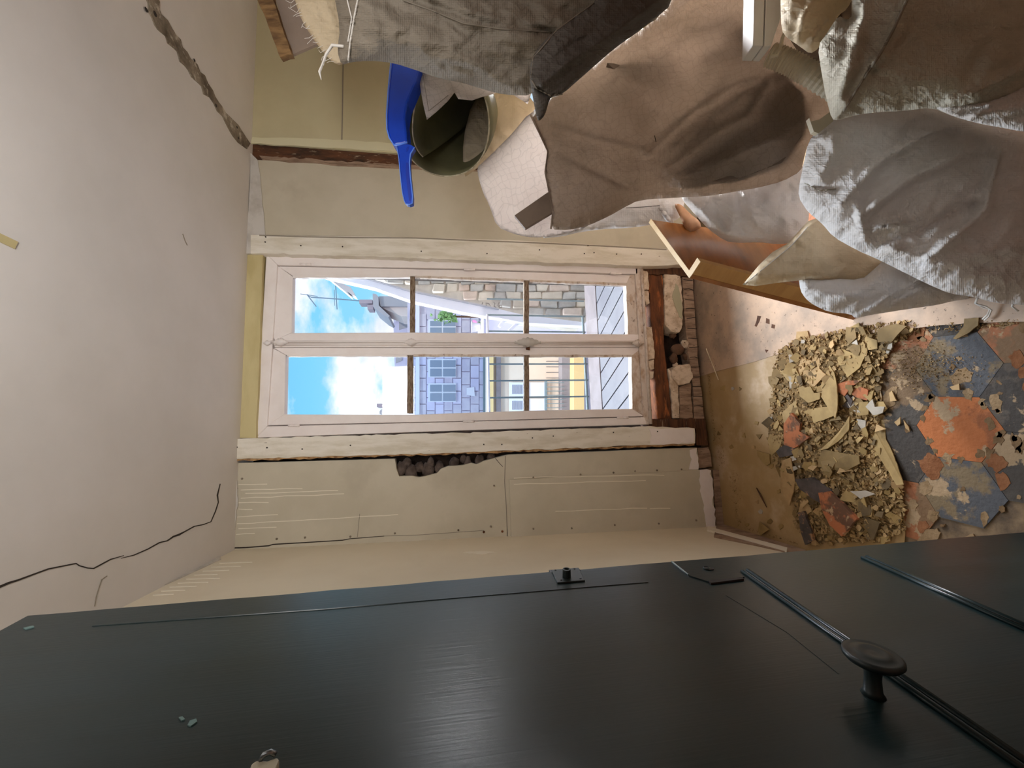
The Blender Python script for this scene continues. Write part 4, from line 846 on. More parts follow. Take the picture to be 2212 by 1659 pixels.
class Sack:
    """inflated cloth body: outline measured on the photo, set at its own distance and given real thickness"""
    def __init__(s, px, depth, front, back, M, name='rubble_sack', parent=None, sp=7, grad=(0, 0), folds=(), wr=(0, 40, 9, .006), seed=0, it=1, power=0.5, crump=0.0, **k):
        O = smooth_outline(px, it) if it else [np.array(p, float) for p in px]
        R = []
        for i in range(len(O)):
            a, b = O[i], O[(i + 1) % len(O)]; n = max(1, int(np.linalg.norm(b - a) / sp))
            R += [a + (b - a) * j / n for j in range(n)]
        R = np.array(R); nb = len(R); rr = random.Random(seed)
        x0, y0 = R.min(0); x1, y1 = R.max(0); pts = []
        poly = [tuple(q) for q in R]
        row = 0; y = y0 + sp * .6
        while y < y1:
            xs_ = np.arange(x0 + (sp * .5 if row % 2 else 0), x1, sp); yy = np.full(xs_.shape, y)
            c = np.zeros(xs_.shape, bool)
            a = R; b = np.roll(R, -1, 0)
            for (ax, ay), (bx, by) in zip(a, b):
                if (ay > y) != (by > y): c ^= xs_ < (bx - ax) * (y - ay) / (by - ay) + ax
            xs_ = xs_[c]
            if len(xs_):
                dm = np.min(np.hypot(xs_[:, None] - R[None, :, 0], y - R[None, :, 1]), 1); xs_ = xs_[dm > sp * .55]
                pts += [(q + rr.uniform(-.15, .15) * sp, y + rr.uniform(-.15, .15) * sp) for q in xs_]
            y += sp * .87; row += 1
        allp = [Vector(q) for q in R] + [Vector(q) for q in pts]
        ov, oe, of, orv, _, _ = delaunay_2d_cdt(allp, [(i, (i + 1) % nb) for i in range(nb)], [], 1, 1e-4)
        XY = np.array([tuple(v) for v in ov]); N = len(XY)
        isb = np.zeros(N, bool)
        for i, l in enumerate(orv):
            if any(q < nb for q in l): isb[i] = True
        tri = [list(f) for f in of]
        ed = set()
        for f in tri:
            for i in range(len(f)): ed.add(tuple(sorted((f[i], f[(i + 1) % len(f)]))))
        ed = np.array(list(ed)); A = np.r_[ed[:, 0], ed[:, 1]]; B = np.r_[ed[:, 1], ed[:, 0]]
        deg = np.bincount(A, minlength=N).astype(float); deg[deg == 0] = 1
        phi = np.zeros(N)
        for _ in range(700):
            phi = np.where(isb, 0, np.bincount(A, phi[B], N) / deg + 1.0)
        phi /= max(phi.max(), 1e-9)
        h = phi ** power
        X, Y = XY[:, 0], XY[:, 1]
        # wrinkles: ridged noise stretched along angle
        ang, Lw, Ww, amp = wr; ca, sa = math.cos(math.radians(ang)), math.sin(math.radians(ang))
        us, vs = (X * ca + Y * sa), (-X * sa + Y * ca)
        wq = vnoise(us / 90 + 3, vs / 90, seed + 5) * 50
        def cells(uu, vv, sd):      # distance to nearest of jittered cell points: sharp ridges on the borders
            ui, vi = np.floor(uu), np.floor(vv); best = np.full(uu.shape, 9.0)
            for du in (-1, 0, 1):
                for dv_ in (-1, 0, 1):
                    ci, cj = ui + du, vi + dv_
                    hx_ = np.sin(ci * 127.1 + cj * 311.7 + sd * 17.3) * 43758.5453; hy_ = np.sin(ci * 269.5 + cj * 183.3 + sd * 31.9) * 43758.5453
                    px_, py_ = ci + (hx_ - np.floor(hx_)), cj + (hy_ - np.floor(hy_))
                    best = np.minimum(best, np.hypot(uu - px_, vv - py_))
            return best
        vw = vs + wq
        edge = np.clip(phi * 6, 0, 1)
        disp = 1.8 * amp * (1.5 * (cells(us / Lw, vw / (Ww * 1.6), seed + 1) - .45) + .7 * (cells(us / (Lw * .5), vw / (Ww * .7), seed + 2) - .45)) + amp * .8 * (vnoise(X / 80, Y / 80, seed + 3) - .5)
        if crump:
            disp = disp + crump * 1.6 * (cells(X / 46, Y / 46, seed + 8) - .45) + crump * .8 * (cells(X / 22, Y / 22, seed + 9) - .45)
        for f in folds:
            line, w, a_ = f[:3]; d = seg_dist(X, Y, line)
            disp = disp + a_ * (np.exp(-(d / w) ** 2) if len(f) < 4 else np.clip(1 - d / w, 0, 1))
        base = depth + grad[0] * (X - X.mean()) + grad[1] * (Y - Y.mean())
        fd = base - front * h - disp * edge; bd = base + back * h
        rays = np.array([ray(a, b) for a, b in XY])
        VF = CAM + rays * fd[:, None]; VB = CAM + rays * bd[:, None]
        bi = {}
        V = [tuple(p) for p in VF]; uv = [(a / 22, b / 22) for a, b in XY]
        for i in range(N):
            if isb[i]: bi[i] = i
            else: bi[i] = len(V); V.append(tuple(VB[i])); uv.append((X[i] / 22, Y[i] / 22))
        F = tri + [[bi[q] for q in f][::-1] for f in tri]
        V = np.array(V); V[:, 2] = np.maximum(V[:, 2], 0.008)
        far = V[:, 1] > YB - 0.012
        V[far, 1] = YB - 0.012
        s.XY, s.fd = XY, fd
        s.o = mk(name, V, F, M, parent, smooth=True, uv=uv, **k)
    def at(s, p, off=0.003):
        i = np.argsort(np.hypot(s.XY[:, 0] - p[0], s.XY[:, 1] - p[1]))[:3]
        return CAM + ray(*p) * (s.fd[i].mean() - off)
    def thread(s, line, r, M=m_thread, name='seam', off=0.003, n=14):
        L = [np.array(p, float) for p in line]; P = []
        for a, b in zip(L[:-1], L[1:]):
            for i in range(n): P.append(s.at(a + (b - a) * i / n, off))
        P.append(s.at(L[-1], off)); return mk(name, *tube(P, r, 6), M, s.o, smooth=True)
    def hem(s, line, w, M, off=0.004, name='hem'):
        L = [np.array(p, float) for p in line]; Q = []
        for a, b in zip(L[:-1], L[1:]):
            for i in range(6): Q.append(a + (b - a) * i / 6)
        Q.append(L[-1])
        return mk(name, *ribbon_pts(Q, w, lambda p: s.at(p, off), c_f * 0.003), M, s.o, smooth=False)

# A: sack lying on top of the pile, its sewn end towards the ceiling
pxA = [(690, -120), (720, -20), (735, 60), (728, 110), (738, 141), (760, 134), (800, 131), (850, 136), (900, 152), (950, 170), (1000, 179), (1040, 192), (1090, 205), (1150, 207), (1230, 150), (1330, 90), (1440, 30), (1500, -120)]
A_ = Sack(pxA, .98, .15, .22, m_fab, sp=7, wr=(20, 120, 26, .007), seed=1, crump=.006,
          folds=[([(800, 60), (900, 110), (1000, 150), (1130, 190)], 22, .018), ([(760, 0), (860, 60), (980, 90)], 26, .016), ([(900, 0), (1050, 50), (1200, 70)], 7, -.012), ([(960, 140), (1100, 170)], 9, -.010), ([(800, 20), (820, 110)], 12, .012), ([(1000, 30), (1100, 60), (1200, 120)], 30, .012)],
          label='dusty woven plastic rubble sack lying on top of the pile with a stitched end', cat='rubble sack')
A_.thread([(775, -10), (765, 40), (757, 90), (752, 134)], .0022); A_.thread([(748, -10), (760, 40), (752, 90)], .0018)
A_.thread([(870, 0), (940, 25), (1000, 50), (1080, 62), (1190, 70)], .0016, m_fab)
mk('loose_thread', *tube([A_.at((742, 100)), A_.at((722, 105)) - c_f * .01, atD((704, 118), .97), atD((696, 140), .97), atD((690, 155), .97), atD((694, 172), .97)], [.003, .0035, .003, .0022, .003, .001], 6), m_thread, A_.o, smooth=True)
# A2: older frayed sack end just behind it
pxA2 = [(560, -120), (628, -60), (636, 0), (652, 45), (677, 85), (705, 122), (729, 141), (745, 138), (750, 60), (760, -120)]
A2 = Sack(pxA2, 1.10, .03, .08, m_fabc, sp=7, wr=(60, 80, 14, .004), seed=2, label='frayed cream sack end behind the stitched sack at the top of the pile', cat='rubble sack')
for i in range(16):
    q = i / 15; p = np.array((636, 0)) + (np.array((720, 136)) - np.array((636, 0))) * q + np.array((0, 0)); r = random.Random(i)
    P0 = atD(p + (2, -2), 1.09); mk('frayed_thread', *tube([P0, atD(p + (-9 + r.uniform(-6, 3), 4 + r.uniform(-8, 6)), 1.09), atD(p + (-16 + r.uniform(-9, 6), 6 + r.uniform(-10, 10)), 1.09)], .0006, 4), m_thread, A2.o)
# B: dark folded sack in front of A
pxB = [(1310, -120), (1292, 0), (1250, 30), (1204, 62), (1168, 95), (1148, 127), (1143, 165), (1150, 205), (1158, 250), (1164, 263), (1177, 249), (1185, 222), (1190, 210), (1212, 206), (1270, 155), (1328, 104), (1369, 76), (1420, 36), (1451, 10), (1480, -120)]
B_ = Sack(pxB, .80, .045, .03, m_fabg, sp=6, wr=(-38, 160, 18, .004), seed=3, grad=(0, .0), folds=[([(1155, 190), (1230, 130), (1340, 60), (1420, 0)], 9, .012), ([(1170, 150), (1290, 60)], 16, -.008), ([(1160, 190), (1185, 212)], 6, -.014)],
          label='dark grey folded sack with a pointed corner wedged under the stitched sack', cat='rubble sack')
B_.thread([(1292, 0), (1204, 64), (1152, 125), (1147, 170), (1160, 192), (1190, 207), (1215, 203)], .0015, m_fab, off=.001)
# C: tall sack in the middle, open mouth towards the ceiling
cB = [(1142, 244), (1110, 285), (1070, 325), (1044, 350), (1030, 362), (1035, 389), (1045, 420), (1057, 443), (1073, 490), (1110, 506), (1150, 514), (1200, 510), (1250, 498), (1290, 478), (1300, 380), (1280, 260), (1200, 220)]
cF = [(1146, 247), (1190, 212), (1240, 170), (1290, 135), (1328, 104), (1400, 55), (1450, 10), (1480, -120), (1720, -120), (1690, 60), (1735, 130), (1775, 190), (1800, 235), (1775, 285), (1745, 310), (1736, 345), (1730, 370), (1690, 392), (1640, 405), (1600, 412), (1530, 424), (1460, 427), (1380, 432), (1345, 450), (1320, 465), (1270, 488), (1230, 497), (1189, 496), (1195, 456), (1186, 411), (1177, 370), (1184, 326), (1165, 285)]
C_ = Sack(cF, 1.34, .13, .16, m_fabc2, sp=7, wr=(-40, 220, 44, .010), seed=4, power=.6,
          folds=[([(1400, 330), (1500, 240), (1580, 190), (1640, 170)], 6, .022), ([(1440, 370), (1540, 290), (1620, 250), (1660, 180)], 10, .020), ([(1470, 390), (1600, 330), (1680, 300)], 14, .018), ([(1230, 160), (1300, 170), (1330, 300), (1260, 420)], 50, .012), ([(1340, 200), (1360, 260)], 30, .02), ([(1190, 270), (1280, 300), (1400, 330)], 7, .012), ([(1210, 330), (1350, 400), (1460, 410)], 8, -.012), ([(1250, 480), (1400, 425)], 7, -.008)],
          label='tall backlit translucent woven sack with a lath sticking out of its open mouth', cat='rubble sack')
cb = Sack(cB, 1.47, .012, .012, m_fabt, name='back_panel', parent=C_.o, sp=7, wr=(90, 90, 22, .004), seed=5, power=1.0, grad=(0, 0))
C_.hem([(1146, 247), (1165, 285), (1184, 326), (1178, 370), (1186, 411), (1195, 456), (1190, 494)], 4, m_fabc2, .002)
V_, F_ = None, None
lx = [(1111, 465), (1186, 413), (1300, 330), (1325, 375), (1195, 458), (1135, 494)]
mk('wood_lath', *prism([atD(p, 1.40) for p in lx], c_f * .018), m_lath, bevel=.002, label='flat dark wooden lath poking out of the middle sack mouth', cat='lath')
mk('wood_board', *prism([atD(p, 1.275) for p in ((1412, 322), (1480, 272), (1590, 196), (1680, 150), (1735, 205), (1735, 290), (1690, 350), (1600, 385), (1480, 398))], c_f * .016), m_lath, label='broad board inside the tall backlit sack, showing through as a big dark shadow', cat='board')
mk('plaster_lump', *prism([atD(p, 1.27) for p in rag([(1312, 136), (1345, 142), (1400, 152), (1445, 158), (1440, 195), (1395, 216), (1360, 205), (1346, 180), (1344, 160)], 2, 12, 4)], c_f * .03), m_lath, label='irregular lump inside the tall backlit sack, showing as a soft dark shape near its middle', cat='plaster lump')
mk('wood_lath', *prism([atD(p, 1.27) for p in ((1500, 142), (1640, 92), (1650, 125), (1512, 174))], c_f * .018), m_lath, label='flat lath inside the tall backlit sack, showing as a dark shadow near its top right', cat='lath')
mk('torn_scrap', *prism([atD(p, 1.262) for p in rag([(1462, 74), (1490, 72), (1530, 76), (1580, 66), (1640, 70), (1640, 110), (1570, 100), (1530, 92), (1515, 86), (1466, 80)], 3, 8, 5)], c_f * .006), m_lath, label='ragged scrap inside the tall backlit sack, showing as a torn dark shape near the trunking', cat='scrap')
C_.thread([(1414, 293), (1417, 306)], .0012, m_crack)
# D: sack behind, holding the rolled sheet
pxD = [(1055, 195), (1100, 200), (1140, 204), (1160, 230), (1146, 249), (1110, 288), (1070, 326), (1044, 352), (1020, 372), (1000, 385), (1000, 300), (1020, 220)]
D_ = Sack(pxD, 1.56, .02, .10, m_fabc, sp=6, wr=(60, 60, 12, .004), seed=6, label='thin cream sack edge wrapped behind the rolled green sheet', cat='rubble sack')
pxD2 = [(902, 148), (908, 190), (914, 225), (922, 259), (945, 240), (968, 218), (982, 200), (990, 214), (1020, 217), (1040, 210), (1066, 203), (1085, 195), (1110, 206), (1140, 225), (1150, 195), (1000, 150)]
D2 = Sack(pxD2, 1.27, .015, .02, m_fabt, sp=6, it=0, wr=(70, 60, 16, .004), seed=7, label='pale sack with a triangular corner hanging over the rolled green sheet', cat='rubble sack')
D2.thread([(914, 162), (926, 240), (968, 206)], .0009, m_fab)
# E: upper right sacks
pxE = [(1830, -120), (1842, 33), (1830, 44), (1811, 33), (1790, 66), (1766, 100), (1775, 160), (1785, 215), (1797, 258), (1810, 260), (1850, 248), (1900, 242), (1950, 240), (2013, 232), (2060, 252), (2118, 268), (2212, 284), (2330, 292), (2330, -120)]
E_ = Sack(pxE, .80, .11, .2, m_fabd, sp=7, wr=(-30, 200, 40, .004), seed=8, crump=.001,
          folds=[([(1815, 245), (1865, 169), (1904, 111), (1931, 60), (1961, 0)], 8, .020), ([(1775, 170), (1800, 250)], 10, .01), ([(1810, 220), (1850, 100), (1865, 20)], 14, .014), ([(1835, 210), (1885, 150)], 7, -.012), ([(2020, 232), (2110, 200), (2212, 150)], 9, .018), ([(1880, 243), (1990, 232)], 7, .012), ([(2080, 250), (2212, 200)], 8, -.012)],
          label='olive grey dusty sack at the upper right with a tied pointed corner', cat='rubble sack')
E_.thread([(1823, 238), (1865, 171), (1904, 113), (1931, 62), (1960, 0)], .0022, m_fab, off=.002)
pxE2 = [(1687, -120), (1686, 45), (1692, 76), (1727, 100), (1750, 117), (1768, 105), (1790, 70), (1811, 33), (1830, 20), (1850, -20), (1850, -120)]
E2 = Sack(pxE2, .88, .06, .08, m_fabc, sp=6, wr=(60, 90, 16, .005), seed=9, folds=[([(1720, 100), (1735, 40), (1760, -10)], 8, .016), ([(1740, 110), (1790, 40)], 7, .014)], label='small cream sack at the upper right beside the white trunking', cat='rubble sack')
# F: big slumped sack at the right on the floor
pxF = [(1768, 275), (1745, 310), (1738, 345), (1728, 390), (1724, 425), (1745, 458), (1775, 482), (1800, 512), (1850, 540), (1900, 562), (1950, 587), (2000, 612), (2050, 634), (2100, 641), (2150, 655), (2200, 658), (2330, 670), (2330, 290), (2212, 278), (2118, 262), (2060, 246), (2010, 228), (1950, 236), (1880, 238), (1820, 250)]
F_s = Sack(pxF, 1.08, .15, .16, m_fabw, sp=7, wr=(-35, 150, 30, .008), seed=10, grad=(-.00012, 0), crump=.004,
          folds=[([(1815, 440), (1900, 350), (2000, 290), (2100, 260)], 9, .022), ([(1860, 470), (1960, 390), (2080, 330)], 10, .024), ([(1760, 300), (1800, 290), (1800, 330), (1770, 380)], 12, .012), ([(1740, 400), (1800, 410), (1830, 400)], 6, -.016), ([(1850, 500), (1950, 480)], 6, .022), ([(1900, 530), (2000, 490), (2100, 440)], 10, -.018), ([(2010, 560), (2130, 450), (2160, 330)], 12, .024), ([(1850, 440), (1870, 520), (2000, 560)], 9, .012), ([(1950, 590), (2090, 560), (2200, 530)], 12, .012)],
          label='big slumped pale woven sack on the floor at the right, in front of the pile', cat='rubble sack')
F_s.thread([(1738, 395), (1770, 412), (1805, 408)], .0014, m_fabd, off=.001)
for ln in ([(2112, 640), (2106, 655), (2125, 665), (2138, 668), (2133, 680), (2122, 690)], [(2112, 642), (2108, 656), (2130, 662), (2142, 670), (2136, 684), (2126, 692)], [(2190, 650), (2186, 662), (2200, 672)]):
    mk('loose_thread', *tube([atZ(p, .02 if i > 2 else .05 - .01 * i) for i, p in enumerate(ln)], .0022, 6), m_thread, F_s.o, smooth=True)
# G: white sacks lying behind, by the wood panel
pxG = [(1468, 405), (1530, 415), (1640, 380), (1690, 350), (1735, 350), (1750, 420), (1745, 500), (1720, 524), (1680, 528), (1640, 523), (1590, 525), (1565, 520), (1530, 495), (1500, 462), (1472, 430)]
G_ = Sack(pxG, 1.50, .09, .10, m_fabw, sp=7, wr=(60, 70, 20, .010), seed=11, crump=.012, folds=[([(1500, 440), (1540, 480), (1575, 510)], 8, .02), ([(1600, 440), (1600, 500)], 10, -.018), ([(1545, 440), (1565, 490)], 9, -.016), ([(1620, 450), (1640, 495)], 8, .016)],
          label='crumpled bright white sack lying on the wood panel, behind the tall sack', cat='rubble sack')
pxG2 = [(1165, 515), (1210, 512), (1250, 502), (1300, 495), (1370, 492), (1425, 482), (1470, 474), (1480, 440), (1470, 410), (1380, 415), (1300, 440), (1240, 470), (1190, 490)]
G2 = Sack(pxG2, 1.66, .05, .10, m_fabw, sp=7, wr=(-20, 60, 16, .008), seed=12, crump=.010, label='narrow crumpled white sack squeezed against the window wall', cat='rubble sack')
G2.thread([(1352, 449), (1390, 447), (1425, 444)], .0012, m_fabg)
# H: cream cloth flap and I: white sack bottom on the floor
pxH = [(1604, 615), (1625, 590), (1640, 572), (1668, 545), (1700, 527), (1725, 500), (1745, 478), (1768, 470), (1800, 500), (1850, 540), (1916, 568), (1906, 626), (1860, 617), (1790, 609), (1725, 606), (1680, 611), (1632, 618)]
H_ = Sack(pxH, 1.33, .07, .10, m_fabc, sp=6, it=0, wr=(-35, 120, 22, .006), seed=13, folds=[([(1610, 612), (1680, 560), (1760, 480)], 9, .018), ([(1650, 585), (1700, 545), (1720, 530)], 6, -.012), ([(1640, 600), (1700, 590), (1800, 600)], 12, .010), ([(1800, 520), (1810, 570), (1870, 570)], 10, -.010)],
          label='cream cloth sack corner draped over the wood panel', cat='rubble sack')
H_.thread([(1610, 612), (1668, 565), (1710, 530), (1745, 490)], .0013, m_fabw)
pxI = [(1725, 600), (1729, 628), (1740, 645), (1756, 658), (1789, 674), (1837, 678), (1848, 688), (1877, 681), (1921, 674), (1973, 666), (2024, 659), (2060, 650), (2100, 645), (2080, 600), (1990, 580), (1915, 555), (1890, 580), (1860, 605), (1790, 600)]
I_ = Sack(pxI, 1.25, .08, .07, m_fabw, sp=7, wr=(-25, 90, 16, .006), seed=14, grad=(-.0004, -.0002), folds=[([(1860, 680), (1920, 640), (2000, 600)], 6, .012), ([(1900, 678), (1960, 640), (2050, 600)], 6, .012), ([(1760, 630), (1850, 640)], 10, .010)],
          label='low white sack bottom resting on the floor under the cream cloth corner', cat='rubble sack')
# added sack that keeps backlight off the tall sack's upper right
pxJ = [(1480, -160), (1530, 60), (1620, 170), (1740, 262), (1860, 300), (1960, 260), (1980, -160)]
J_ = Sack(pxJ, 1.66, .08, .22, m_fabo, sp=10, wr=(-30, 120, 30, .006), seed=17, label='added dark sack deep in the pile, blocking light to the tall sack', cat='rubble sack')
pxE3 = [(2013, 229), (2060, 214), (2110, 205), (2160, 182), (2212, 157), (2330, 110), (2330, 296), (2212, 285), (2165, 276), (2118, 268), (2060, 252)]  # E's lit underside as its own piece, the light put into white fabric
E3 = Sack(pxE3, .76, .05, .03, m_fabw, sp=6, wr=(-22, 160, 14, .006), seed=18, folds=[([(2050, 232), (2140, 225), (2212, 190)], 6, .012), ([(2100, 250), (2212, 230)], 6, .010)], label='lit underside of the dusty tied sack at the far right, brightness put into white cloth', cat='rubble sack')
# white peeking paper / brown paper by the panel
pxK = [(1455, 440), (1470, 440), (1492, 462), (1512, 478), (1515, 492), (1500, 498), (1490, 509), (1478, 490), (1472, 475)]
Sack(pxK, 1.60, .02, .02, m_brownpaper, name='paper_wrap', sp=5, wr=(70, 40, 10, .003), seed=15, label='crumpled brown paper scrap at the top of the wood panel', cat='paper')
pxK2 = [(1418, 448), (1430, 440), (1448, 470), (1458, 482), (1450, 484), (1437, 476), (1428, 462)]
Sack(pxK2, 1.62, .015, .015, m_fabw, name='paper_wrap', sp=5, wr=(60, 40, 10, .002), seed=16, label='folded white paper strip beside the brown paper scrap', cat='paper')

# ================================================================== OTHER THINGS IN THE PILE
# rolled sheet
rc = atD((954, 262), 1.36); rn = np.array([-.70, -.62, .34]); rn /= np.linalg.norm(rn)
ru = np.cross(rn, (0, 0, 1)); ru /= np.linalg.norm(ru); rv = np.cross(rn, ru)
def spiral(t): # t 0..1 -> radius, angle
    a = t * 2 * math.pi * 1.55; r = 0.168
    if a > 2 * math.pi: r = 0.168 - 0.026 * (a - 2 * math.pi) * (1 + .6 * math.sin((a - 6.283) * 1.3))
    return r, a + 2.3
Vt, Ft = [], []; NS, NL = 90, 10
for j in range(NL):
    for i in range(NS):
        r, a = spiral(i / (NS - 1)); sk = 1 - .93 * (j / (NL - 1)) ** 1.5  # far end pinched almost shut so the roll's inside stays dark
        Vt.append(rc - rn * (0.62 * j / (NL - 1) + 0.012 * math.sin(a * 3) * (j == 0)) + ru * r * sk * math.cos(a) + rv * r * sk * math.sin(a))
for j in range(NL - 1):
    for i in range(NS - 1): Ft.append([j * NS + i, j * NS + i + 1, (j + 1) * NS + i + 1, (j + 1) * NS + i])
roll = empty('rolled_sheet', rc - rn * .25, 'rolled up olive green flooring sheet with its open end facing the room', 'rolled sheet')
o = mk('sheet', Vt, Ft, m_tube, roll, smooth=True); sm = o.modifiers.new('thickness', 'SOLIDIFY'); sm.thickness = .003
mk('cut_edge', *tube([np.array(v) + rn * .001 for v in Vt[:NS]], .0026, 6), m_tubeedge, roll)
# dustpan
dp = empty('dustpan', atD((880, 300), 1.22), 'blue plastic dustpan hanging sideways over the rolled sheet', 'dustpan')
C5 = 700 / 2212
c5 = lambda l: [(500 + x * C5, y * C5) for x, y in l]
pan = c5([(1095, 330), (1090, 430), (1072, 600), (1060, 780), (1062, 880), (1078, 940), (1112, 990), (1160, 985), (1200, 972), (1195, 900), (1185, 800), (1200, 700), (1260, 560), (1290, 460), (1290, 330)])
mk('pan', *prism([atD(p, 1.24) for p in pan], c_f * .06), m_blue, dp, bevel=.006)
mk('pan_lip', *tube([atD(p, 1.238) for p in c5([(1093, 330), (1088, 430), (1071, 600), (1059, 780), (1061, 880), (1077, 940), (1110, 990)])], .0022, 6), m_bluerim, dp, smooth=True)
mk('pan_lip', *tube([atD(p, 1.238) for p in c5([(1110, 990), (1160, 985), (1200, 972)])], .003, 6), m_bluerim, dp, smooth=True)
hd = c5([(1127, 995), (1145, 1090), (1150, 1180), (1158, 1260), (1166, 1320), (1178, 1370), (1190, 1392), (1212, 1397), (1236, 1390), (1238, 1340), (1230, 1270), (1222, 1200), (1216, 1110), (1222, 1050), (1252, 1004), (1225, 985), (1190, 980)])
mk('handle', *prism([atD(p, 1.225) for p in hd], c_f * .022), m_blue, dp, bevel=.003)
mk('handle_rim', *tube([atD(p, 1.224) for p in c5([(1192, 1395), (1180, 1370), (1168, 1320), (1158, 1240), (1150, 1160), (1143, 1080), (1128, 998)])], .0016, 6), m_bluerim, dp, smooth=True)
mk('handle_rim', *tube([atD(p, 1.224) for p in c5([(1192, 1392), (1214, 1397), (1234, 1390), (1237, 1340), (1229, 1270), (1221, 1200), (1215, 1110), (1222, 1050), (1250, 1006)])], .0022, 6), m_bluerim, dp, smooth=True)
mk('handle_slot', *prism([atD(p, 1.2245) for p in c5([(1192, 1110), (1206, 1110), (1216, 1240), (1226, 1340), (1222, 1375), (1212, 1370), (1198, 1260), (1190, 1180)])], c_f * .004), mat('blue_plastic_deep', srgb(10, 46, 160), .4), dp)
mk('handle_slot', *prism([atD(p, 1.2245) for p in c5([(1200, 1000), (1214, 1000), (1205, 1028), (1194, 1036), (1193, 1015)])], c_f * .004), MATS['blue_plastic_deep'], dp)
# wood panel with a lip (piece of furniture)
P1 = atZ((1850, 684), .010); P0 = atD((1496, 593), 1.45); e1 = P1 - P0
_r = ray(1411, 478); P2 = CAM + _r * (((P0 - CAM) @ e1) / (_r @ e1)); e2 = P2 - P0
if not .08 < np.linalg.norm(e2) < .5: P2 = atD((1411, 478), 1.58); e2 = P2 - P0
nn = np.cross(e1, e2); nn /= np.linalg.norm(nn)
if nn @ (CAM - P0) < 0: nn = -nn
print('PANEL', P0, P1, P2, nn)
wp = empty('furniture_board', P0 + e1 * .5, 'brown varnished furniture board with a pale lip leaning against the white sacks', 'board')
e1x = e1 * 1.02
mk('panel_board', *prism([P0, P0 + e1x, P0 + e1x + e2 * 1.5, P0 + e2 * 1.03], -nn * .018), m_varn, wp, bevel=.001)
u1 = e1 / np.linalg.norm(e1); u2 = e2 / np.linalg.norm(e2)
lip_h = .055
mk('lip', *prism([P0 + nn * 0, P0 + nn * lip_h + u2 * .004, P0 + nn * lip_h + u2 * .024, P0 + u2 * .020], e1x), m_lip, wp, bevel=.001)
mk('end_edge', *prism([P0 - u1 * .002, P0 - u1 * .002 - nn * .018, P0 + e2 * 1.05 - u1 * .002 - nn * .018, P0 + e2 * 1.05 - u1 * .002], u1 * .002), m_endgr, wp)
mk('end_edge', *prism([P0 - u1 * .002 + nn * 0, P0 - u1 * .002 + nn * lip_h + u2 * .004, P0 - u1 * .002 + nn * lip_h + u2 * .024, P0 - u1 * .002 + u2 * .020], u1 * .002), m_endgr, wp)
# white trunking and hose
tk = empty('trunking', atD((1660, 0), 1.02), 'white two channel plastic cable trunking poking out between the sacks at the upper right', 'trunking')
mk('channel', *prism([atD(p, 1.02) for p in ((1632, -120), (1627, 98), (1649, 99), (1656, -120))], c_f * .05), m_white, tk, bevel=.002)
mk('channel', *prism([atD(p, 1.02) for p in ((1658, -120), (1651, 99), (1666, 100), (1690, 30), (1692, -120))], c_f * .05), m_white, tk, bevel=.002)
hp = [np.array(atD(p, d)) for p, d in (((1662, 118), 1.06), ((1690, 128), 1.05), ((1720, 142), 1.04), ((1750, 160), 1.03), ((1800, 190), 1.02), ((1860, 230), 1.02))]
pp, rr = [], []
for a, b in zip(hp[:-1], hp[1:]):
    for i in range(10): pp.append(a + (b - a) * i / 10); rr.append(.024 + (.0035 if i % 2 else 0))
mk('hose', *tube(pp, rr, 18), m_hose, smooth=False, label='ribbed cream flexible hose among the sacks under the trunking', cat='hose')
mk('cable', *tube([atD(p, 1.0) for p in ((1700, 60), (1690, 82), (1686, 104), (1678, 120), (1664, 122))], .004, 8), m_hose, smooth=True, label='thin cream cable looped over the ribbed hose', cat='cable')
mk('plastic_offcut', *prism([atD(p, 1.05) for p in ((1748, 255), (1752, 262), (1770, 258), (1795, 240), (1800, 262), (1768, 288), (1758, 284))], c_f * .012), m_hose, label='torn cream plastic offcut under the tied sack corner', cat='offcut')
# plywood board, upper right
bd = empty('plywood_board', atD((620, 60), 1.30), 'grey brown board with a rough plywood edge standing at the top right', 'board')
mk('board_face', *prism([atD(p, 1.35) for p in ((572, -80), (630, 118), (690, 92), (760, 0), (760, -80))], c_f * .01), m_board, bd)
mk('board_edge', *prism([atD(p, 1.33) for p in rag([(540, -80), (556, 0), (575, 42), (590, 85), (605, 124), (620, 118), (630, 117), (610, 60), (590, 0), (575, -80)], 1.2, 12, 6)], c_f * .02), m_ply, bd)

# ================================================================== OUTDOORS
# terrace with diagonal white slabs
ZT0 = .25
terr = empty('terrace', (0.4, 3.0, ZT0 - .1), 'white roof terrace outside the window with diagonal joints', 'terrace')
mk('terrace_base', *box((-1.2, 2.56, ZT0 - .3), (1.6, 3.55, ZT0 - .02)), mat('terrace_joint', srgb(30, 29, 33), .8), terr)
a, b = atZ((1299, 846), ZT0)[:2], atZ((1350, 767), ZT0)[:2]; dv = (b - a) / np.linalg.norm(b - a); nv = np.array([-dv[1], dv[0]])
a2 = atZ((1304, 881), ZT0)[:2]; spc = abs((a2 - a) @ nv)
yk = float(atZ((1297, 806), ZT0)[1])
def clip_y(poly, ymin, ymax, xmin, xmax):
    for ax, lim, sg in ((1, ymin, 1), (1, ymax, -1), (0, xmin, 1), (0, xmax, -1)):
        out = []
        for i in range(len(poly)):
            p, q = poly[i], poly[(i + 1) % len(poly)]; ip, iq = sg * (p[ax] - lim) >= 0, sg * (q[ax] - lim) >= 0
            if ip: out.append(p)
            if ip != iq: t = (lim - p[ax]) / (q[ax] - p[ax]); out.append(p + (q - p) * t)
        poly = out
        if not poly: return []
    return poly
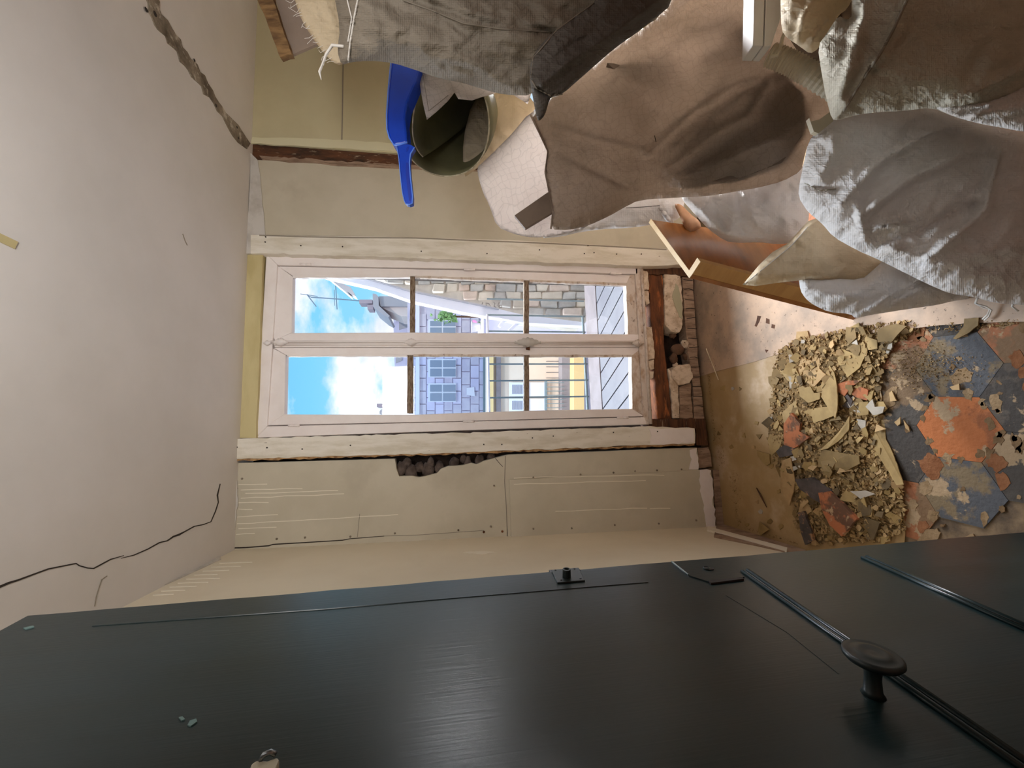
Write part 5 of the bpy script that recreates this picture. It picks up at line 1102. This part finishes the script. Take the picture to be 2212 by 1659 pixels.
for i in range(-14, 14):
    o0 = a + nv * (spc * i + .006); o1 = a + nv * (spc * (i + 1) - .006)
    pl = clip_y([o0 - dv * 4, o0 + dv * 4, o1 + dv * 4, o1 - dv * 4], 2.56, yk - .01, -1.2, 1.6)
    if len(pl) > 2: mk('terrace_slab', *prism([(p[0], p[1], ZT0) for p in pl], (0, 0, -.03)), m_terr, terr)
yk2 = float(atZ((1272, 806), ZT0)[1])
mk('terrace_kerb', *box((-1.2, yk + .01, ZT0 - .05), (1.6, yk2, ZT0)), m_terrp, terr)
YR = yk2 + .03
rail = empty('railing', (0.3, YR, ZT0), 'thin grey metal railing at the edge of the terrace', 'railing')
zt_ = float(atY((1055, 800), YR)[2])
mk('top_rail', *tube([(-1.2, YR, zt_), (1.1, YR, zt_)], .011, 8), m_fascia, rail); mk('bottom_rail', *tube([(-1.2, YR, ZT0 + .02), (1.1, YR, ZT0 + .02)], .012, 8), m_rail, rail)
x0 = float(atY((1150, 858), YR)[0]); sx = (float(atY((1150, 822), YR)[0]) - x0)
for i in range(-5, 7): mk('baluster', *tube([(x0 + i * sx, YR, ZT0), (x0 + i * sx, YR, zt_)], .008, 8), m_rail, rail)
# ground and far houses
mk('courtyard', *box((-16, 5.5, -3.2), (16, 30, -3.0)), m_pave, label='grey paved courtyard far below the railing', cat='courtyard')
def house(nm, lab): return empty(nm, (0, 9, -3), lab, 'house')
hb = house('ochre_house', 'pale peach house with white shutters across the courtyard'); YH = 9.0
pY('wall', [(1052, 500), (1052, 930), (1216, 930), (1216, 500)], YH, .4, m_peach, hb)
pY('paved_strip', [(1214, 500), (1214, 930), (1243, 930), (1243, 500)], YH - .3, .3, m_pave, hb)
pY('ochre_band', [(1240, 500), (1240, 930), (1262, 930), (1262, 500)], YH - .9, .3, m_ochre, hb)
pY('cornice', [(1058, 700), (1058, 930), (1066, 930), (1066, 700)], YH - .15, .15, m_ochre, hb); pY('cornice', [(1072, 700), (1072, 930), (1082, 930), (1082, 700)], YH - .12, .12, m_terrp, hb)
for (y0, y1) in ((826, 856), (861, 890)):
    s = pY('shutter', [(1100, y0), (1100, y1), (1180, y1), (1180, y0)], YH - .08, .06, m_shut, hb)
    for k in range(9):
        x = 1106 + k * 2.6; pY('louvre', [(x, y0 + 5), (x, y1 - 5), (x + 1.1, y1 - 5), (x + 1.1, y0 + 5)], YH - .1, .02, m_chimg, s)
    pY('shutter_rail', [(1137, y0), (1137, y1), (1143, y1), (1143, y0)], YH - .1, .02, m_terrp, s)
for k in range(8):
    y = 826 + k * 9; pY('grille_bar', [(1180, y), (1180, y + 1.4), (1219, y + 1.4), (1219, y)], YH - .4, .03, m_rail, hb)
for k in range(5):
    y = 768 + k * 12; pY('wall_joint', [(1180, y), (1180, y + .8), (1212, y + .8), (1212, y)], YH - .02, .03, m_terrp, hb)
pY('door_frame', [(1178, 822), (1178, 895), (1182, 895), (1182, 822)], YH - .3, .1, m_rail, hb)
hl = house('brick_house', 'lavender grey brick house with white windows beyond the railing'); YL = 11.0
pY('wall', [(880, 560), (880, 940), (1056, 940), (1056, 560)], YL, .4, m_farbrick, hl)
for r0 in range(9):
    for k in range(9):
        x = 884 + r0 * 19; y = 664 + k * 28 + (14 if r0 % 2 else 0); q = random.Random(r0 * 20 + k)
        pY('brick', [(x, y), (x, y + 26), (x + 17, y + 26), (x + 17, y)], YL - .03 - q.uniform(0, .03), .06, (m_farbrick, m_lav, m_farbrick)[q.randrange(3)], hl)
def fwin(par, x0, x1, y0, y1, Y):
    f = pY('window', [(x0, y0), (x0, y1), (x1, y1), (x1, y0)], Y - .12, .12, m_shut, par)
    n = 2
    for i in range(n):
        for j in range(2):
            xa = x0 + 4 + (x1 - x0 - 4) * i / n; xb = x0 + (x1 - x0) * (i + 1) / n - 1; ya = y0 + 3 + (y1 - y0 - 3) * j / 2; yb = y0 + (y1 - y0) * (j + 1) / 2 - 2
            pY('pane', [(xa, ya), (xa, yb), (xb, yb), (xb, ya)], Y - .14, .02, m_fglass, f)
fwin(hl, 925, 985, 775, 815, YL); fwin(hl, 925, 985, 828, 868, YL); fwin(hl, 925, 985, 690, 722, YL)
pY('foundation', [(1050, 560), (1050, 940), (1330, 940), (1330, 560)], YL + .01, .4, m_farbrick, hl)
pY('string_course', [(898, 560), (898, 940), (906, 940), (906, 560)], YL - .14, .14, m_fascia, hl); pY('string_course', [(1044, 560), (1044, 940), (1054, 940), (1054, 560)], YL - .14, .14, m_rail, hl)
pY('notice', [(1008, 838), (1008, 853), (1026, 856), (1024, 836)], YL - .1, .02, m_fascia, hl)
hr = house('slate_roof_house', 'pale roofed house along the skyline with stacked gables'); YR2 = 14.0
pY('roof', rag([(850, 560), (850, 700), (852, 770), (856, 830), (846, 868), (840, 900), (845, 960), (895, 960), (895, 560)], 1, 18, 3), YR2, .6, m_lav, hr)
for (a, b) in (((862, 690), (880, 712)), ((855, 772), (868, 784)), ((862, 800), (876, 812)), ((866, 828), (882, 842)), ((858, 850), (872, 860))):
    pY('roof_slate', [(a[0], a[1]), (a[0], b[1]), (b[0], b[1] - 5), (b[0], a[1] - 5)], YR2 - .05, .05, m_chimg, hr)
pY('ridge', [(853, 690), (888, 676), (888, 680), (853, 695)], YR2 - .05, .05, m_fascia, hr)
for i, (px) in enumerate(([(814, 872), (814, 879), (832, 880), (832, 872)], [(820, 888), (824, 884), (850, 884), (850, 892), (820, 894)], [(832, 868), (845, 862), (852, 868), (852, 900), (838, 886)])):
    pY('chimney_stack' if i else 'chimney_pot', px, YR2 - .6, .4, (m_pot, m_chimg, m_lav)[i], hr)
ch = empty('chimney', (0, 12.5, 5), 'square rendered chimney with clay pots on the opposite roof', 'chimney'); YC = 12.5
pY('stack', [(818, 640), (1500, 640), (1500, 664), (822, 662)], YC, 1.0, m_chimg, ch); pY('stack', [(822, 662), (890, 664), (890, 684), (868, 683), (836, 670)], YC + .1, .9, m_chim, ch)
pY('cap', [(805, 634), (812, 635), (817, 640), (818, 660), (842, 682), (839, 686), (828, 680), (806, 662)], YC - .15, 1.2, m_chimg, ch)
pY('chimney_pot', [(776, 647), (804, 647), (804, 655), (776, 655)], YC + .2, .35, m_pot, ch); pY('chimney_pot', [(793, 659), (806, 658), (806, 668), (794, 668)], YC + .2, .35, m_pot, ch)
an = empty('antenna', atY((778, 650), YC + .3), 'thin roof aerial on a mast above the clay chimney pots', 'antenna')
for ln, r in (([(672, 642), (730, 646), (778, 650)], .018), ([(663, 636), (683, 662)], .016), ([(649, 635), (686, 640)], .010), ([(725, 617), (728, 668)], .014), ([(722, 626), (723, 660)], .009), ([(663, 637), (672, 642)], .014)):
    mk('rod', *tube([atY(p, YC + .35) for p in ln], r, 6), m_ant, an)
# stone wall close by at the right, with white fascia
sw = empty('stone_wall', atY((1250, 650), 4.4), 'rubble stone garden wall close outside at the right of the window', 'stone wall'); YW = 4.4
pY('wall_core', [(775, 560), (1320, 560), (1300, 625), (1264, 698), (1130, 682), (1075, 668), (1000, 652), (890, 630), (840, 614)], YW, .4, m_mortar, sw)
rs = random.Random(5)
for row in range(6):
    x = 800 + row * 9
    while x < 1290:
        w = rs.uniform(22, 46); y0 = 596 + row * 17; y1 = y0 + 15.5
        q = [(x + rs.uniform(-2, 3), y0 + rs.uniform(-2, 2)), (x + w - 2 + rs.uniform(-3, 2), y0 + rs.uniform(-2, 2)), (x + w - 2 + rs.uniform(-3, 2), y1 + rs.uniform(-2, 2)), (x + rs.uniform(-2, 3), y1 + rs.uniform(-2, 2))]
        lim = lambda X: np.interp(X, [785, 840, 890, 1000, 1075, 1130, 1262], [598, 612, 628, 650, 666, 680, 696])
        if all(p[1] < lim(p[0]) for p in q): pY('stone', q, YW - rs.uniform(.02, .07), .1, m_stonew[rs.choice([0, 0, 1, 1, 2, 3])], sw, bevel=.012)
        x += w
for ln in ([(1043, 653), (1040, 660), (1050, 661)], [(1049, 655), (1056, 656), (1060, 662), (1052, 664), (1050, 658)], [(1066, 653), (1069, 656), (1067, 661), (1072, 665)], [(1078, 653), (1075, 660), (1078, 665), (1084, 664), (1082, 659), (1077, 661)]):
    mk('painted_mark', *tube([atY(p, YW - .08) for p in ln], .006, 6), m_mark, sw)
fs = empty('roof_fascia', atY((1100, 690), 4.3), 'long white painted fascia running along the foot of the stone wall', 'fascia')
pY('fascia_board', [(698, 596), (780, 598), (885, 628), (1000, 651), (1075, 667), (1130, 680), (1262, 696), (1264, 704), (1130, 697), (1075, 686), (1055, 684), (1000, 674), (890, 650), (810, 622)], 4.25, .1, m_fascia, fs)
pY('fascia_edge', [(785, 597), (885, 626), (1000, 649), (1075, 665), (1078, 668), (1000, 652), (885, 629), (775, 597)], 4.22, .05, m_chimg, fs)
pY('gutter_end', [(706, 598), (716, 602), (757, 620), (768, 640), (762, 638), (750, 630), (758, 640), (752, 636), (742, 627)], 5.0, .12, m_chimg, fs)
for ln in ([(1078, 706), (1092, 688)], [(1100, 715), (1125, 690)], [(1150, 700), (1168, 688)]): mk('strut', *tube([atY(p, 4.35) for p in ln], .022, 4), m_fascia, fs)
mk('downpipe', *tube([atY((1053, 684), 4.3), atY((1056, 740), 4.3)], .012, 8), m_fascia, fs)
nb = empty('neighbour_terrace', (0, 7, -3), 'low lavender block with a flat top carrying a flower pot', 'terrace')
pY('block', [(1041, 690), (1041, 722), (1500, 722), (1500, 690)], 6.8, 1.1, m_lav, nb); pY('coping', [(1040, 688), (1040, 724), (1045, 724), (1045, 688)], 6.75, 1.2, m_fascia, nb)
zc_ = float(atY((1040, 706), 6.75)[2]) + .004
# shrub and flower pot on the neighbouring terrace
sh = empty('shrub', atY((965, 690), 8.0), 'small green climbing shrub on the brick house corner', 'shrub')
Vl, Fl = [], []
for i in range(140):
    p = (rs.gauss(965, 10), rs.gauss(684, 6)); c = atY(p, 7.8 + rs.uniform(-.15, .15)); o = len(Vl); s = rs.uniform(.03, .07)
    Vl += [c + s * np.array([rs.uniform(-1, 1), rs.uniform(-.5, .5), rs.uniform(-1, 1)]) for _ in range(4)]; Fl.append([o, o + 1, o + 2, o + 3])
mk('foliage', Vl, Fl, m_leaf, sh, kind='stuff'); mk('stem', *tube([np.array([atY((990, 684), 8.0)[0], 8.0, -3.0]), atY((990, 684), 8.0), atY((965, 684), 7.8)], .02, 6), m_wood, sh)
fp = empty('flower_pot', (atY((1030, 706), 7.0)[0], 7.0, zc_), 'dark pot with a single pink flower beyond the railing', 'flower pot')
mk('pot', *lathe((atY((1040, 706), 7.0)[0], 7.0, zc_), (0, 0, 1), [(.07, 0), (.10, .14), (.11, .15), (.09, .15)], 14), m_chimg, fp, smooth=True)
for i in range(5): mk('leaf', *rock(atY((1024 + i * 3, 700 + (i % 2) * 5), 7.0), .05, i, (1, .5, 1), 1), m_leaf, fp)
mk('flower', *rock(atY((1024, 696), 6.95), .045, 9, (1, .7, 1), 1), m_pinkf, fp)
